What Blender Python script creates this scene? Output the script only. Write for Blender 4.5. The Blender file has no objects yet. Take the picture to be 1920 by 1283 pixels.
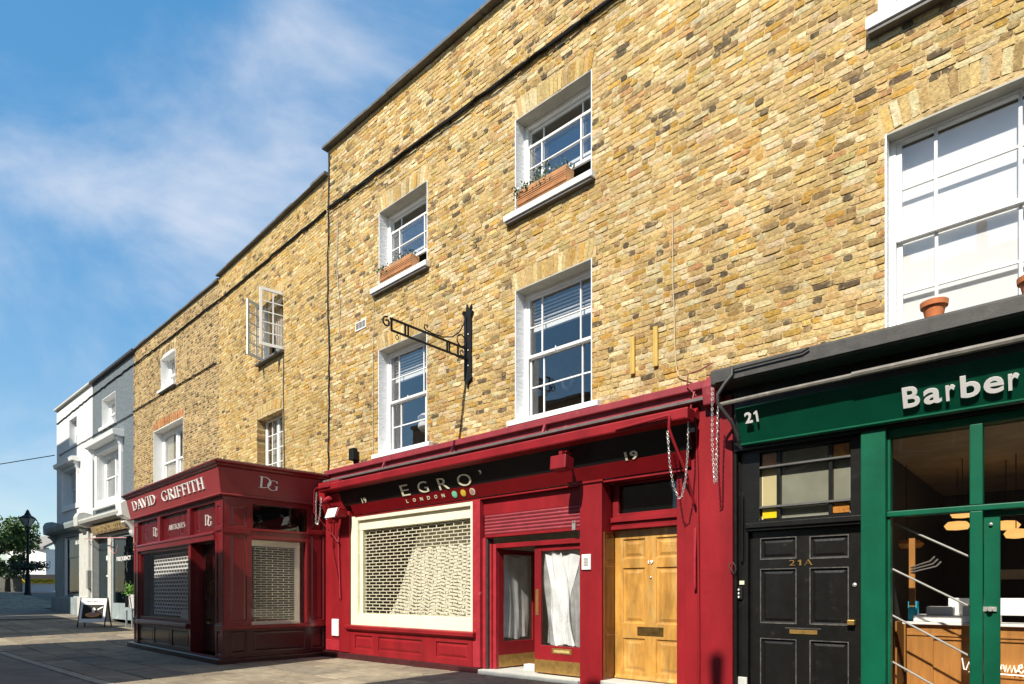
import bpy, bmesh, math, random
import numpy as np
from mathutils import Vector, Matrix
R = math.radians
rnd = random.Random(7)
S = bpy.context.scene

# ---------------------------------------------------------------- camera, sky, sun, exposure
cam = bpy.data.objects.new('camera', bpy.data.cameras.new('camera'))
S.collection.objects.link(cam); S.camera = cam
cam.location = (0, -7.7, 1.36)
cam.rotation_euler = (R(90), 0, R(41.878))
cam.data.sensor_width = 36; cam.data.lens = 36*1170/1920
cam.data.shift_y = 470.5/1920
cam.data.clip_start = .05; cam.data.clip_end = 3000

SUNV = Vector((.17, -1.0, 1.0)).normalized()          # towards the sun
sun = bpy.data.objects.new('sun', bpy.data.lights.new('sun', 'SUN'))
S.collection.objects.link(sun)
sun.rotation_euler = SUNV.to_track_quat('Z', 'Y').to_euler()
sun.data.energy = 5.0; sun.data.angle = R(.53); sun.data.color = (1, .935, .82)

W = bpy.data.worlds.new('World'); S.world = W; W.use_nodes = True
nt = W.node_tree; nt.nodes.clear()
def N(tree, t, **kw):
    n = tree.nodes.new(t)
    for k, v in kw.items(): setattr(n, k, v)
    return n
sky = N(nt, 'ShaderNodeTexSky', sky_type='NISHITA', sun_disc=False)
sky.sun_elevation = math.asin(SUNV.z); sky.sun_rotation = math.atan2(SUNV.x, SUNV.y)
sky.air_density = 1.0; sky.dust_density = .3; sky.ozone_density = 1.6
bg = N(nt, 'ShaderNodeBackground'); bg.inputs[1].default_value = .112
wo = N(nt, 'ShaderNodeOutputWorld')
tc = N(nt, 'ShaderNodeTexCoord'); mp = N(nt, 'ShaderNodeMapping')
mp.inputs['Location'].default_value = (13.62, 6.33, 2.3); mp.inputs['Scale'].default_value = (1.5, 1.5, 2.6)
no = N(nt, 'ShaderNodeTexNoise'); no.inputs['Scale'].default_value = 1.5; no.inputs['Detail'].default_value = 9; no.inputs['Roughness'].default_value = .56; no.inputs['Distortion'].default_value = .35
rp = N(nt, 'ShaderNodeValToRGB'); rp.color_ramp.elements[0].position = .47; rp.color_ramp.elements[1].position = .92
rp.color_ramp.interpolation = 'EASE'
mx = N(nt, 'ShaderNodeMix', data_type='RGBA'); mx.inputs['B'].default_value = (5.6, 5.7, 6.1, 1)
ln = nt.links.new
gm = N(nt, 'ShaderNodeGamma'); gm.inputs[1].default_value = .38
hs = N(nt, 'ShaderNodeHueSaturation'); hs.inputs['Saturation'].default_value = 2.45; hs.inputs['Value'].default_value = 2.75
ln(sky.outputs[0], gm.inputs[0]); ln(gm.outputs[0], hs.inputs['Color'])
ln(tc.outputs['Generated'], mp.inputs[0]); ln(mp.outputs[0], no.inputs['Vector']); ln(no.outputs['Fac'], rp.inputs[0])
ln(rp.outputs[0], mx.inputs['Factor']); ln(hs.outputs[0], mx.inputs['A']); ln(mx.outputs['Result'], bg.inputs[0]); ln(bg.outputs[0], wo.inputs[0])
S.view_settings.view_transform = 'Standard'; S.view_settings.look = 'None'
S.view_settings.exposure = .55; S.view_settings.gamma = 1; S.view_settings.use_curve_mapping = False
S.cycles.max_bounces = 8; S.cycles.transparent_max_bounces = 16

# ---------------------------------------------------------------- materials
MAT = {}
def pm(name, col, rough=.5, var=.12, scale=5., bump=.15, bscale=60., metal=0., col2=None, mixs=3., mixpos=(.55, .7), spec=.5, attr=False, dist=.004, stretch=None, coat=0., stain=None, col3=None, mix3=(20., .64, .74)):
    m = bpy.data.materials.new(name); m.use_nodes = True; t = m.node_tree; L = t.links.new
    b = t.nodes['Principled BSDF']
    b.inputs['Roughness'].default_value = rough; b.inputs['Metallic'].default_value = metal
    b.inputs['Specular IOR Level'].default_value = spec
    if coat: b.inputs['Coat Weight'].default_value = coat; b.inputs['Coat Roughness'].default_value = .12
    c = N(t, 'ShaderNodeTexCoord'); src = c.outputs['Object']
    if stretch:
        g = N(t, 'ShaderNodeMapping'); g.inputs['Scale'].default_value = stretch; L(src, g.inputs[0]); src = g.outputs[0]
    n1 = N(t, 'ShaderNodeTexNoise'); n1.inputs['Scale'].default_value = scale; n1.inputs['Detail'].default_value = 6; n1.inputs['Roughness'].default_value = .62; L(src, n1.inputs['Vector'])
    mr = N(t, 'ShaderNodeMapRange'); mr.inputs[1].default_value = .25; mr.inputs[2].default_value = .75; mr.inputs[3].default_value = 1-var*1.6; mr.inputs[4].default_value = 1+var; L(n1.outputs['Fac'], mr.inputs[0])
    base = N(t, 'ShaderNodeRGB'); base.outputs[0].default_value = (*col, 1); co = base.outputs[0]
    if attr:
        a = N(t, 'ShaderNodeAttribute', attribute_name='Col'); co = a.outputs['Color']
    if col2:
        n2 = N(t, 'ShaderNodeTexNoise'); n2.inputs['Scale'].default_value = mixs; n2.inputs['Detail'].default_value = 8; n2.inputs['Roughness'].default_value = .65; L(src, n2.inputs['Vector'])
        r2 = N(t, 'ShaderNodeMapRange', interpolation_type='SMOOTHSTEP'); r2.inputs[1].default_value = mixpos[0]; r2.inputs[2].default_value = mixpos[1]; L(n2.outputs['Fac'], r2.inputs[0])
        x = N(t, 'ShaderNodeMix', data_type='RGBA'); L(r2.outputs[0], x.inputs['Factor']); L(co, x.inputs['A']); x.inputs['B'].default_value = (*col2, 1); co = x.outputs['Result']
    if col3:      # burnt or chipped flecks, drawn out along the courses
        g3 = N(t, 'ShaderNodeMapping'); g3.inputs['Scale'].default_value = (.45, 1, 1.7); L(c.outputs['Object'], g3.inputs[0])
        n4 = N(t, 'ShaderNodeTexNoise'); n4.inputs['Scale'].default_value = mix3[0]; n4.inputs['Detail'].default_value = 7; n4.inputs['Roughness'].default_value = .7; L(g3.outputs[0], n4.inputs['Vector'])
        r4 = N(t, 'ShaderNodeMapRange', interpolation_type='SMOOTHSTEP'); r4.inputs[1].default_value = mix3[1]; r4.inputs[2].default_value = mix3[2]; L(n4.outputs['Fac'], r4.inputs[0])
        x4 = N(t, 'ShaderNodeMix', data_type='RGBA'); L(r4.outputs[0], x4.inputs['Factor']); L(co, x4.inputs['A']); x4.inputs['B'].default_value = (*col3, 1); co = x4.outputs['Result']
    mu = N(t, 'ShaderNodeMix', data_type='RGBA', blend_type='MULTIPLY'); mu.inputs['Factor'].default_value = 1; L(co, mu.inputs['A']); L(mr.outputs[0], mu.inputs['B'])
    if stain:     # large weather stains and rain streaks
        g5 = N(t, 'ShaderNodeMapping'); g5.inputs['Scale'].default_value = stain[0]; L(c.outputs['Object'], g5.inputs[0])
        n5 = N(t, 'ShaderNodeTexNoise'); n5.inputs['Scale'].default_value = 1; n5.inputs['Detail'].default_value = 6; n5.inputs['Roughness'].default_value = .6; L(g5.outputs[0], n5.inputs['Vector'])
        r5 = N(t, 'ShaderNodeMapRange'); r5.inputs[1].default_value = .35; r5.inputs[2].default_value = .68; r5.inputs[3].default_value = 1+stain[1]*.35; r5.inputs[4].default_value = 1-stain[1]; L(n5.outputs['Fac'], r5.inputs[0])
        m5 = N(t, 'ShaderNodeMix', data_type='RGBA', blend_type='MULTIPLY'); m5.inputs['Factor'].default_value = 1; L(mu.outputs['Result'], m5.inputs['A']); L(r5.outputs[0], m5.inputs['B']); mu = m5
    L(mu.outputs['Result'], b.inputs['Base Color'])
    if bump:
        n3 = N(t, 'ShaderNodeTexNoise'); n3.inputs['Scale'].default_value = bscale; n3.inputs['Detail'].default_value = 5; L(src, n3.inputs['Vector'])
        bp = N(t, 'ShaderNodeBump'); bp.inputs['Strength'].default_value = bump; bp.inputs['Distance'].default_value = dist; L(n3.outputs['Fac'], bp.inputs['Height']); L(bp.outputs[0], b.inputs['Normal'])
    MAT[name] = m; return m
pm('brick', (.4, .3, .14), .88, .30, 24, .8, 55, attr=True, col2=(.57, .42, .205), mixs=9, mixpos=(.49, .70), dist=.010, spec=.2, stain=((.9, .9, .5), .25), col3=(.17, .105, .042), mix3=(26., .585, .70))
pm('brick_plain', (.4, .3, .14), .88, .3, 24, .8, 55, attr=True, dist=.010, spec=.2, stain=((.8, .8, .5), .2), col2=(.50, .37, .19), mixs=9, mixpos=(.62, .75))
pm('brick_red', (.4, .3, .14), .88, .22, 26, .8, 60, attr=True, dist=.008, spec=.25)
pm('mortar', (.57, .42, .205), .92, .2, 14, .8, 60, stain=((.9, .9, .5), .17), col3=(.16, .10, .04), mix3=(14., .50, .63), col2=(.42, .29, .13), mixs=5, mixpos=(.5, .78), dist=.01, spec=.2)
pm('mortar_grey', (.55, .43, .24), .92, .22, 9, .8, 70, stain=((.9, .9, .5), .25), col2=(.28, .20, .11), mixs=4, dist=.008, spec=.2)
pm('white', (.80, .80, .78), .45, .05, 3, .15, 40, col2=(.66, .65, .60), mixs=5, mixpos=(.62, .8))
pm('white_brick', (.78, .79, .79), .6, .07, 5, .5, 9, col2=(.6, .61, .6), mixs=7, mixpos=(.6, .8), dist=.02, stretch=(.3, 1, 3))
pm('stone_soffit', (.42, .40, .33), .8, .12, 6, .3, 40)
pm('red', (.262, .0115, .0165), .46, .14, 2.2, .25, 16, col2=(.235, .011, .015), mixs=2.2, mixpos=(.45, .75), dist=.006, stain=((1.8, 1.8, .45), .30), col3=(.36, .10, .085), mix3=(34., .675, .72), spec=.3)
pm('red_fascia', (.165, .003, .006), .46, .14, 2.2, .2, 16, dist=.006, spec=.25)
pm('red_dull', (.26, .025, .036), .6, .2, 6, .3, 40, col2=(.38, .12, .12), mixs=7, mixpos=(.62, .78))
pm('red_chip', (.36, .022, .033), .45, .18, 6, .4, 30, col2=(.55, .38, .30), mixs=9, mixpos=(.66, .72))
pm('maroon', (.16, .010, .013), .27, .12, 2, .14, 10, dist=.006, coat=.3)
pm('maroon_sign', (.25, .032, .035), .36, .1, 1.5, .1, 8, dist=.006)
pm('green', (.0015, .094, .047), .42, .14, 2.5, .25, 18, dist=.005, spec=.25, stain=((2.5, 2.5, .6), .2))
pm('black', (.0095, .009, .008), .33, .25, 7, .3, 35, col2=(.04, .036, .03), mixs=9, mixpos=(.58, .8), dist=.004, spec=.4, stain=((3, 3, .8), .3))
pm('black_grey', (.048, .046, .042), .6, .3, 8, .4, 45, col2=(.14, .13, .115), mixs=7, mixpos=(.6, .85))
pm('black_iron', (.012, .012, .013), .55, .2, 20, .5, 120, spec=.2)
pm('plinth_dark', (.055, .006, .008), .6, .3, 5, .5, 30, col2=(.12, .09, .075), mixs=6, mixpos=(.62, .75))
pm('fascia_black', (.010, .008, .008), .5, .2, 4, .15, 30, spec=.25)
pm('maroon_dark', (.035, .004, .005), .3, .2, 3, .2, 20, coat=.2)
pm('green_dark', (.001, .062, .032), .42, .14, 2.5, .25, 18, dist=.005, spec=.25)
pm('black_worn', (.09, .085, .075), .6, .5, 18, .4, 40)
pm('lead', (.12, .115, .105), .6, .25, 6, .5, 30)
pm('cream', (.80, .76, .56), .5, .06, 3, .15, 30, col2=(.72, .65, .42), mixs=2.2, mixpos=(.55, .8))
pm('cream_metal', (.70, .655, .47), .5, .05, 10, 0)
pm('wood_door', (.55, .275, .055), .38, .30, 2.2, .15, 30, col2=(.66, .43, .15), mixs=1.6, mixpos=(.45, .8), stretch=(3.5, 3.5, .8), coat=.25, stain=((2.2, 2.2, 1.2), .32), col3=(.30, .12, .02), mix3=(9., .62, .75))
pm('wood_reveal', (.15, .045, .012), .3, .35, 3, .2, 30, stretch=(3, 3, .5), coat=.4)
pm('wood_counter', (.45, .20, .05), .4, .2, 2.5, .1, 30, stretch=(6, 6, .6))
pm('wood_batten', (.55, .36, .08), .7, .25, 5, .4, 40, stretch=(6, 6, .6))
pm('brass', (.55, .33, .10), .38, .25, 12, .2, 60, metal=.75)
pm('brass_dark', (.22, .13, .04), .4, .3, 12, .2, 60, metal=.8)
pm('steel', (.6, .58, .54), .4, .1, 20, .1, 50, metal=.7)
pm('grey_metal', (.35, .34, .31), .5, .15, 10, .3, 50)
pm('roller', (.17, .155, .13), .6, .25, 8, .4, 40, col2=(.30, .27, .22), mixs=6)
pm('wire_cream', (.50, .40, .24), .6, .1, 8, 0)
pm('gold', (.65, .5, .2), .5, .2, 20, .1, 50, metal=.3)
pm('letter_cream', (.74, .69, .50), .5, .04, 4, 0)
pm('letter_white', (.82, .80, .77), .5, .03, 4, 0)
pm('letter_green', (.21, .68, .42), .5, .04, 4, 0); pm('letter_yellow', (.75, .52, .05), .5, .04, 4, 0); pm('letter_pink', (.46, .25, .22), .5, .04, 4, 0)
pm('terracotta', (.52, .165, .055), .8, .15, 8, .3, 50)
pm('planter', (.53, .26, .11), .75, .2, 6, .2, 50)
pm('plaster', (.45, .42, .37), .85, .08, 3, .1, 20)
pm('room', (.26, .235, .20), .9, .1, 2, 0)
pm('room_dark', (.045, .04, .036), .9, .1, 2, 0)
pm('sheet', (.78, .78, .74), .35, .06, 3, .25, 14, dist=.03)
pm('blind', (.86, .86, .84), .7, .03, 3, .1, 20); pm('blind_cream', (.72, .62, .40), .8, .05, 3, .1, 20)
pm('slab', (.22, .19, .145), .86, .24, 6, .8, 40, attr=True, col2=(.21, .175, .13), mixs=2.6, mixpos=(.5, .75), dist=.008, stain=((.7, .7, .7), .3), col3=(.14, .115, .085), mix3=(18., .66, .74))
pm('ground', (.11, .098, .08), .92, .25, 3, .6, 40, dist=.01)
pm('road', (.20, .175, .14), .9, .25, 1.6, .7, 55, col2=(.27, .23, .17), mixs=1.3, dist=.01)
pm('kerb', (.33, .29, .23), .85, .2, 5, .5, 50)
pm('grey_paint', (.135, .16, .172), .7, .2, 6, .9, 9, col2=(.30, .34, .35), mixs=7, mixpos=(.6, .70), dist=.02, stretch=(.5, .5, 2.2))
pm('white_wall', (.80, .79, .75), .75, .06, 3, .5, 10, col2=(.66, .66, .62), mixs=3, mixpos=(.6, .85), dist=.015)
pm('slate_paint', (.30, .36, .365), .65, .12, 3, .25, 20, col2=(.37, .42, .42), mixs=3, stain=((1, 1, .5), .2))
pm('pale_trim', (.55, .55, .5), .7, .12, 5, .3, 30)
pm('dark_teal', (.018, .035, .04), .4, .2, 4, .1, 20)
pm('wood_sign', (.30, .21, .11), .7, .3, 5, .3, 30, stretch=(.6, 1, 6))
pm('pink', (.55, .25, .24), .5, .1, 6, .1, 30)
pm('leaf', (.055, .14, .022), .6, .3, 3, 0, attr=True); pm('bark', (.06, .045, .03), .9, .3, 8, .6, 30)
pm('flower', (.85, .82, .75), .6, .05, 3, 0)
pm('amber', (.42, .17, .035), .2, .3, 30, .6, 40); pm('amber_yellow', (.75, .50, .01), .2, .1, 10, .2, 40)
pm('orange', (.75, .33, .06), .4, .05, 3, 0); pm('cyan', (.02, .45, .62), .5, .05, 3, 0)
pm('tarp_yellow', (.75, .52, .03), .6, .15, 4, .2, 10); pm('tarp_white', (.72, .74, .78), .6, .08, 4, .3, 8); pm('far_wall', (.30, .19, .14), .9, .3, 1.2, .1, 10, col2=(.42, .34, .28), mixs=.9); pm('far_roof', (.24, .225, .20), .9, .15, 2, 0)
pm('hedge_wall', (.12, .115, .10), .9, .3, 3, .6, 10)
pm('opp_wall', (.20, .16, .125), .9, .15, 3, .3, 20)
pm('ceiling', (.36, .29, .19), .8, .2, 3, .1, 20)
pm('rug', (.35, .06, .04), .9, .2, 5, 0)
def glass(name, tint=(.88, .9, .92), refl=1., wob=.02):
    m = bpy.data.materials.new(name); m.use_nodes = True; t = m.node_tree; t.nodes.clear(); L = t.links.new
    o = N(t, 'ShaderNodeOutputMaterial'); mi = N(t, 'ShaderNodeMixShader'); tr = N(t, 'ShaderNodeBsdfTransparent'); gl = N(t, 'ShaderNodeBsdfGlossy'); fr = N(t, 'ShaderNodeFresnel'); ge = N(t, 'ShaderNodeNewGeometry'); io = N(t, 'ShaderNodeMapRange'); io.inputs[3].default_value = 1.5; io.inputs[4].default_value = 1/1.5; L(ge.outputs['Backfacing'], io.inputs[0]); L(io.outputs[0], fr.inputs[0])
    tr.inputs[0].default_value = (*tint, 1); gl.inputs['Roughness'].default_value = .0
    ma = N(t, 'ShaderNodeMath', operation='MULTIPLY'); ma.inputs[1].default_value = refl; L(fr.outputs[0], ma.inputs[0])
    c = N(t, 'ShaderNodeTexCoord'); n = N(t, 'ShaderNodeTexNoise'); n.inputs['Scale'].default_value = 2.2; n.inputs['Detail'].default_value = 1; L(c.outputs['Object'], n.inputs['Vector'])
    bp = N(t, 'ShaderNodeBump'); bp.inputs['Strength'].default_value = 1; bp.inputs['Distance'].default_value = wob; L(n.outputs['Fac'], bp.inputs['Height']); L(bp.outputs[0], gl.inputs['Normal'])
    L(ma.outputs[0], mi.inputs[0]); L(tr.outputs[0], mi.inputs[1]); L(gl.outputs[0], mi.inputs[2]); L(mi.outputs[0], o.inputs[0])
    MAT[name] = m
glass('glass', (.97, .975, .98), 2.6, .0015); glass('glass_dark', (.55, .57, .58), 1.3, .002); glass('glass_shop', (.98, .98, .98), .8, .002)
glass('glass_dim', (.7, .7, .7), .5, .002); glass('glass_old', (.9, .9, .86), 1.0, .004); glass('glass_amber', (.85, .44, .10), .6, .002); glass('glass_yellow', (.9, .65, .03), .6, .01)
def translucent(name, col, alpha, rough=.3, var=.15):
    m = bpy.data.materials.new(name); m.use_nodes = True; t = m.node_tree; b = t.nodes['Principled BSDF']; L = t.links.new
    b.inputs['Base Color'].default_value = (*col, 1); b.inputs['Roughness'].default_value = rough
    c = N(t, 'ShaderNodeTexCoord'); n = N(t, 'ShaderNodeTexNoise'); n.inputs['Scale'].default_value = 4; n.inputs['Detail'].default_value = 5; L(c.outputs['Object'], n.inputs['Vector'])
    mr = N(t, 'ShaderNodeMapRange'); mr.inputs[1].default_value = .3; mr.inputs[2].default_value = .7; mr.inputs[3].default_value = alpha-var; mr.inputs[4].default_value = min(1, alpha+var); L(n.outputs['Fac'], mr.inputs[0]); L(mr.outputs[0], b.inputs['Alpha'])
    MAT[name] = m
translucent('plastic', (.90, .91, .90), .74, var=.14); translucent('plastic_thin', (.85, .86, .84), .34, var=.14); translucent('net', (.84, .80, .66), .86, .7, var=.08); translucent('frost', (.34, .34, .31), .9, .5)
def emit(name, col, s):
    m = bpy.data.materials.new(name); m.use_nodes = True; b = m.node_tree.nodes['Principled BSDF']
    b.inputs['Base Color'].default_value = (*col, 1); b.inputs['Emission Color'].default_value = (*col, 1); b.inputs['Emission Strength'].default_value = s; MAT[name] = m
emit('lamp_glow', (1., .55, .16), .75); emit('neon', (1, .93, .8), .9)

# ---------------------------------------------------------------- builders
BASE = {}
class Frame:
    def __init__(s, o, deg): s.o = Vector((o[0], o[1], 0)); s.a = -R(deg); s.m = Matrix.Rotation(s.a, 3, 'Z')
    def w(s, p): return s.o + s.m @ Vector(p)
FA = Frame((0, 0), 0); FB = Frame((-12.46, 0), 2.709); FC = Frame((-18.86, .303), 1.115); FD = Frame((-26.905, .46), .263)
class MB:
    def __init__(s, xf=None): s.v = []; s.f = []; s.xf = xf; s.c = None
    def add(s, vs, fs):
        k = len(s.v)
        s.v += [s.xf(*p) if s.xf else tuple(p) for p in vs]; s.f += [tuple(i+k for i in q) for q in fs]; return s
    def box(s, x0, x1, y0, y1, z0, z1):
        return s.add([(x0,y0,z0),(x1,y0,z0),(x1,y1,z0),(x0,y1,z0),(x0,y0,z1),(x1,y0,z1),(x1,y1,z1),(x0,y1,z1)], [(0,3,2,1),(4,5,6,7),(0,1,5,4),(1,2,6,5),(2,3,7,6),(3,0,4,7)])
    def prism(s, prof, x0, x1):      # (y,z) profile along x
        n = len(prof)
        return s.add([(x0, *p) for p in prof]+[(x1, *p) for p in prof], [(i, (i+1) % n, n+(i+1) % n, n+i) for i in range(n)]+[tuple(range(n))[::-1], tuple(range(n, 2*n))])
    def extr(s, poly, y0, y1):       # (x,z) polygon through y
        n = len(poly)
        return s.add([(p[0], y0, p[1]) for p in poly]+[(p[0], y1, p[1]) for p in poly], [(i, (i+1) % n, n+(i+1) % n, n+i) for i in range(n)]+[tuple(range(n))[::-1], tuple(range(n, 2*n))])
    def tube(s, pts, r, n=6, closed=False):
        P = [Vector(p) for p in pts]; m = len(P); vs = []; fs = []; up = None
        for i in range(m):
            d = (P[(i+1) % m]-P[i-1]) if closed else (P[min(i+1, m-1)]-P[max(i-1, 0)])
            d.normalize()
            if up is None: up = Vector((0, 0, 1)) if abs(d.z) < .9 else Vector((1, 0, 0))
            a = d.cross(up)
            if a.length < 1e-4: a = d.orthogonal()
            a.normalize(); b = a.cross(d); up = b
            rr = r[i] if isinstance(r, (list, tuple)) else r
            vs += [tuple(P[i]+a*math.cos(6.2832*k/n)*rr+b*math.sin(6.2832*k/n)*rr) for k in range(n)]
        for i in range(m if closed else m-1):
            j = (i+1) % m
            fs += [(i*n+k, i*n+(k+1) % n, j*n+(k+1) % n, j*n+k) for k in range(n)]
        if not closed: fs += [tuple(range(n))[::-1], tuple(range((m-1)*n, m*n))]
        return s.add(vs, fs)
    def lathe(s, prof, c, n=16, axis='z'):
        vs = []; m = len(prof)
        for r_, h in prof:
            for k in range(n):
                a = 6.2832*k/n; u, w = r_*math.cos(a), r_*math.sin(a)
                vs.append({'z': (c[0]+u, c[1]+w, c[2]+h), 'y': (c[0]+u, c[1]+h, c[2]+w), 'x': (c[0]+h, c[1]+u, c[2]+w)}[axis])
        fs = [(i*n+k, i*n+(k+1) % n, (i+1)*n+(k+1) % n, (i+1)*n+k) for i in range(m-1) for k in range(n)]
        return s.add(vs, fs+[tuple(range(n))[::-1], tuple(range((m-1)*n, m*n))])
    def plate(s, x0, x1, z0, z1, y0, y1, holes=(), sides=True, back=False):
        xs = sorted({x0, x1, *[h[0] for h in holes], *[h[1] for h in holes]}); zs = sorted({z0, z1, *[h[2] for h in holes], *[h[3] for h in holes]})
        xs = [x for x in xs if x0 <= x <= x1]; zs = [z for z in zs if z0 <= z <= z1]
        for i in range(len(xs)-1):
            for j in range(len(zs)-1):
                cx, cz = (xs[i]+xs[i+1])/2, (zs[j]+zs[j+1])/2
                if any(h[0] < cx < h[1] and h[2] < cz < h[3] for h in holes): continue
                q = [(xs[i], zs[j]), (xs[i+1], zs[j]), (xs[i+1], zs[j+1]), (xs[i], zs[j+1])]
                s.add([(a, y0, b) for a, b in q], [(0, 1, 2, 3)])
                if back: s.add([(a, y1, b) for a, b in q], [(3, 2, 1, 0)])
        for (a, b, c, d) in ([(x0, x1, z0, z1)] if sides else [])+list(holes):
            a, b, c, d = max(a, x0), min(b, x1), max(c, z0), min(d, z1)
            for p, q in (((a, c), (b, c)), ((b, c), (b, d)), ((b, d), (a, d)), ((a, d), (a, c))):
                s.add([(p[0], y0, p[1]), (q[0], y0, q[1]), (q[0], y1, q[1]), (p[0], y1, p[1])], [(0, 1, 2, 3)])
        return s
    def panel(s, x0, x1, z0, z1, yf, b=.03, d=.012):   # raised and fielded panel in a recess whose bottom is yf
        q = lambda o, y: [(x0+o, y, z0+o), (x1-o, y, z0+o), (x1-o, y, z1-o), (x0+o, y, z1-o)]
        vs = q(0, yf-.006)+q(b*.45, yf)+q(b*.7, yf)+q(b*1.5, yf-d)
        fs = []
        for k in range(3): fs += [(k*4+i, k*4+(i+1) % 4, k*4+4+(i+1) % 4, k*4+4+i) for i in range(4)]
        return s.add(vs, fs+[(12, 13, 14, 15)])
    def build(s, name, mat, parent=None, bevel=0, smooth=False, recalc=True, kind=None, **kw):
        me = bpy.data.meshes.new(name); b = BASE.get(parent, (0, 0, 0))
        v = s.v
        if b != (0, 0, 0): v = [(p[0]-b[0], p[1]-b[1], p[2]-b[2]) for p in v]
        me.from_pydata(v, [], s.f)
        if recalc:
            bm = bmesh.new(); bm.from_mesh(me); bmesh.ops.remove_doubles(bm, verts=bm.verts, dist=1e-5); bmesh.ops.recalc_face_normals(bm, faces=bm.faces); bm.to_mesh(me); bm.free()
        if smooth:
            me.polygons.foreach_set('use_smooth', [True]*len(me.polygons))
        return link(name, me, mat, parent, bevel, kind, smooth)
def link(name, me, mat, parent, bevel=0, kind=None, smooth=False):
    o = bpy.data.objects.new(name, me); S.collection.objects.link(o)
    if mat: 
        me.materials.clear(); me.materials.append(MAT[mat])
    if parent: o.parent = parent; BASE[o] = BASE.get(parent, (0, 0, 0))
    if bevel:
        m = o.modifiers.new('bevel', 'BEVEL'); m.width = bevel; m.segments = 2 if bevel > .006 else 1; m.limit_method = 'ANGLE'; m.angle_limit = R(40)
    if smooth:
        try:
            m = o.modifiers.new('edge', 'EDGE_SPLIT'); m.split_angle = R(40)
        except Exception: pass
    if kind: o['kind'] = kind
    return o
def tag(o, label, cat, group=None):
    o['label'] = label; o['category'] = cat
    if group: o['group'] = group
    return o
def thing(name, label, cat, base=(0, 0, 0), frame=FA, group=None):
    o = bpy.data.objects.new(name, None); S.collection.objects.link(o); o.empty_display_size = .1
    o.location = frame.w(base); o.rotation_euler = (0, 0, frame.a); BASE[o] = tuple(base)
    return tag(o, label, cat, group)
def solo(mb, name, mat, label, cat, base=(0, 0, 0), frame=FA, group=None, **kw):     # a thing that is one mesh
    mb.v = [(p[0]-base[0], p[1]-base[1], p[2]-base[2]) for p in mb.v]
    o = mb.build(name, mat, None, **kw); o.location = frame.w(base); o.rotation_euler = (0, 0, frame.a)
    return tag(o, label, cat, group)
def colour_attr(me, cols):
    a = me.color_attributes.new('Col', 'FLOAT_COLOR', 'POINT'); a.data.foreach_set('color', np.asarray(cols, dtype=np.float32).ravel())

# ---- bricks
BF = []
for j in range(2):
    for i in range(4): BF.append((j*5+i, j*5+i+1, (j+1)*5+i+1, (j+1)*5+i))
RIM = [0, 1, 2, 3, 4, 9, 14, 13, 12, 11, 10, 5]
for k in range(12): BF.append((RIM[k], 15+k, 15+(k+1) % 12, RIM[(k+1) % 12]))
PAL_A = [((0.554, 0.392, 0.17), 0.36), ((0.525, 0.344, 0.12), 0.13), ((0.485, 0.282, 0.062), 0.08), ((0.63, 0.51, 0.295), 0.21), ((0.416, 0.272, 0.112), 0.13), ((0.277, 0.181, 0.083), 0.07), ((0.129, 0.094, 0.056), 0.045), ((0.446, 0.239, 0.095), 0.03)]
PAL_B = [((0.554, 0.392, 0.166), 0.4), ((0.525, 0.344, 0.116), 0.2), ((0.485, 0.282, 0.066), 0.08), ((0.604, 0.468, 0.241), 0.14), ((0.396, 0.253, 0.1), 0.09), ((0.267, 0.172, 0.079), 0.037500000000000006), ((0.139, 0.096, 0.058), 0.0225)]
PAL_C = [((.43,.29,.125),.32), ((.36,.23,.095),.26), ((.25,.16,.07),.18), ((.50,.36,.17),.14), ((.14,.095,.05),.10)]
nrg = np.random.default_rng(5)
def brick_geo(x0, x1, z0, z1, rough=1., skew=0.):
    w, h = x1-x0, z1-z0
    u = np.linspace(0, 1, 5); P = np.zeros((27, 3)); f = -min(.010, nrg.exponential(.0028))+.0004
    k = 0
    tx, tz = nrg.normal(0, .0014), nrg.normal(0, .0014)
    for j in range(3):
        for i in range(5):
            P[k] = (x0+w*u[i], f+tx*(u[i]-.5)*2+tz*(j/2-.5)*2, z0+h*j/2); k += 1
    J = nrg.normal(0, .0015*rough, (15, 3)); J[:, 1] *= .6; P[:15] += J
    cr = .003+.005*nrg.random(4)
    for c, (ci, sx, sz) in zip(cr, ((0, 1, 1), (4, -1, 1), (10, 1, -1), (14, -1, -1))): P[ci, 0] += sx*c; P[ci, 2] += sz*c*.7; P[ci, 1] += .002
    for i in (6, 7, 8): P[i, 1] -= .0015
    for m, r in enumerate(RIM):
        P[15+m] = P[r]; P[15+m, 1] = .02
        P[15+m, 0] += .004*(1 if u[r % 5] < .5 else -1)*-1; 
    return P
def pick(pal):
    t = nrg.random()*sum(p[1] for p in pal)
    for c, w in pal:
        t -= w
        if t <= 0: break
    c = np.array(c)*(1+nrg.normal(0, .11)); c *= 1+nrg.normal(0, .03, 3); return np.clip(c, .02, .75)
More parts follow.
